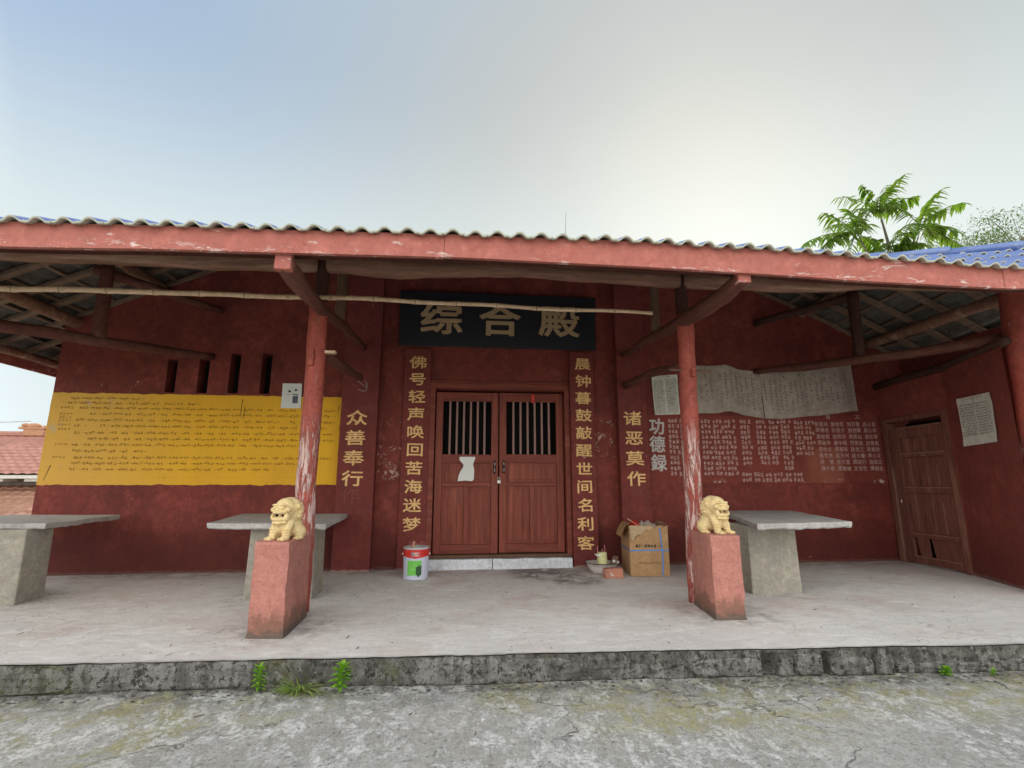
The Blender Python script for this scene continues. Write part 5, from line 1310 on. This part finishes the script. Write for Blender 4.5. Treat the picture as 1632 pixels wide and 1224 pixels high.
for k in range(12):
    hb_, (cx_, cz_) = ((hub1, (12.9, 9.3)), (hub2, (14.2, 8.9)), (hub3, (11.8, 8.5)), (hub4, (13.0, 8.3)))[k % 4]
    a_ = rt.uniform(0, 6.28); fr_.append((hb_, (cx_+1.25*math.cos(a_), cz_+.75*math.sin(a_)-.1, 9.0+rt.uniform(-.8, .8)), 9))
for k, (hb, tp2, nl) in enumerate(fr_): frond(tr, hb, S9(*tp2), nl+4, .215, M['leaf'], k, .36)
def fine_tree(label, x, y, zc, w, h, seed, n):
    rnd = random.Random(seed); root = thing('feathery_tree', label, 'tree', (x, y, LOW), 'fine leaved trees far behind the roof')
    g = MB(); g.tube([(x, y, LOW-.05), (x+.1, y, zc*.5), (x, y, zc)], [.18, .13, .05], 8)
    g2 = MB()
    for k in range(n):
        a = rnd.uniform(0, 6.28); rr = w*rnd.uniform(.2, 1)**.7; el = rnd.uniform(-.3, 1)
        c = Vector((x+rr*math.cos(a), y+rr*math.sin(a)*.6, zc+h*el*(1-.4*rr/w)))
        g.tube([(x, y, zc-1.2*h), Vector((x, y, zc-.5*h)).lerp(c, .6), c], [.02, .010, .004], 4)
        for j in range(64):
            q = c+Vector((rnd.gauss(0, .34), rnd.gauss(0, .3), rnd.gauss(0, .10)-.0))
            blade(g2, q, (rnd.uniform(-1, 1), rnd.uniform(-1, 1), rnd.uniform(-.5, .4)), rnd.uniform(.09, .15), .035, .2, 2)
    g.build('trunk', M['bark'], root); g2.build('crown', M['leaf_fine'], root); return root
fine_tree('grey green fine leaved tree low behind the blue tiled hip', 16.6, 14.0, 8.55, 1.7, .45, 3, 26)
fine_tree('taller fine leaved tree behind the roof at the right edge', 19.9, 14.6, 9.7, 2.1, .9, 5, 40)
g = MB(); g.tube([(1.45, 7.0, 4.2), (1.47, 6.6, 4.55), (1.465, 6.5, 4.92)], [.006, .004, .002], 5); tag(g.build('dry_stalk', M['bark']), 'single thin dry stalk sticking up above the roof edge', 'stalk')

# ================================================================== HOUSES DOWN THE SLOPE ON THE LEFT
hs = thing('tile_roofed_house', 'neighbouring house with pink tiled upper roof and buff tiled lower roof', 'house', (-15, 15, -2.5))
def clay_roof(name, x0, x1, y0, z0, y1, z1, pitch, rows, mat, parent):
    g = MB(); nx = int((x1-x0)/pitch)*4
    def fn(u, v):
        x = gx(u, x0, x1); r_ = v*rows; st = (r_-math.floor(r_)) if v < 1 else 1
        return (x, gx(v, y0, y1), gx(v, z0, z1)+.035*abs(math.cos(math.pi*x/pitch+ .0))+.03*(1-st))
    b = len(g.v)
    vs_ = []
    for r_ in range(rows): vs_ += [r_/rows, (r_+.98)/rows]
    vs_.append(1.0)
    for v in vs_:
        for i in range(nx+1): g.v.append(fn(i/nx, v))
    for j in range(len(vs_)-1):
        for i in range(nx): g.face((b+j*(nx+1)+i, b+j*(nx+1)+i+1, b+(j+1)*(nx+1)+i+1, b+(j+1)*(nx+1)+i))
    return g.build(name, mat, parent, smooth=False)
clay_roof('upper_roof', -21, -9.2, 13.6, 1.26, 16.2, 2.42, .24, 12, M['far_tile'], hs)
clay_roof('lower_roof', -21, -9.4, 12.0, .02, 14.3, 1.02, .24, 10, M['far_tile_low'], hs)
g = MB(); g.box(-20.6, -9.5, 14.25, 19.5, -2.6, 1.42); g.build('wall', M['far_wall'], hs)
g = MB(); g.box(-20.6, -9.8, 12.6, 14.2, -2.6, .1); g.build('lower_wall', M['far_wall'], hs)
g = MB(); g.box(-21, -9.2, 13.62, 13.66, 1.19, 1.27); g.build('eave_board', M['limewash'], hs)
for k in range(14):
    xk = -20.4+k*.82; g = MB(); g.box(xk, xk+.34, 13.68, 14.1, 1.12, 1.21); g.build('rafter_end', M['limewash'], hs)
g = MB(); g.tube([(-21, 16.2, 2.50), (-15, 16.2, 2.49), (-9.2, 16.2, 2.49)], .09, 8); g.build('ridge', M['far_tile'], hs)
g = MB(); ox = -12.45
g.box(ox-.25, ox+.30, 16.1, 16.3, 2.45, 2.66); g.box(ox-.38, ox+.34, 16.08, 16.32, 2.64, 2.70)
g.ell((ox-.05, 16.2, 2.74), (.20, .1, .08)); g.ell((ox-.28, 16.2, 2.76), (.12, .07, .06)); g.tube([(ox+.25, 16.2, 2.5), (ox+.42, 16.2, 2.6), (ox+.38, 16.2, 2.72), (ox+.2, 16.2, 2.72)], .035, 6)
g.build('ridge_ornament', M['ornament'], hs)
g = MB(); g.tube([(-30, 17.5, 3.0), (-20, 17, 2.62), (-12.6, 16.2, 2.88)], .012, 5); tag(g.build('overhead_wire', M['wire']), 'thin wire running to the orange ridge ornament of the far house', 'wire')
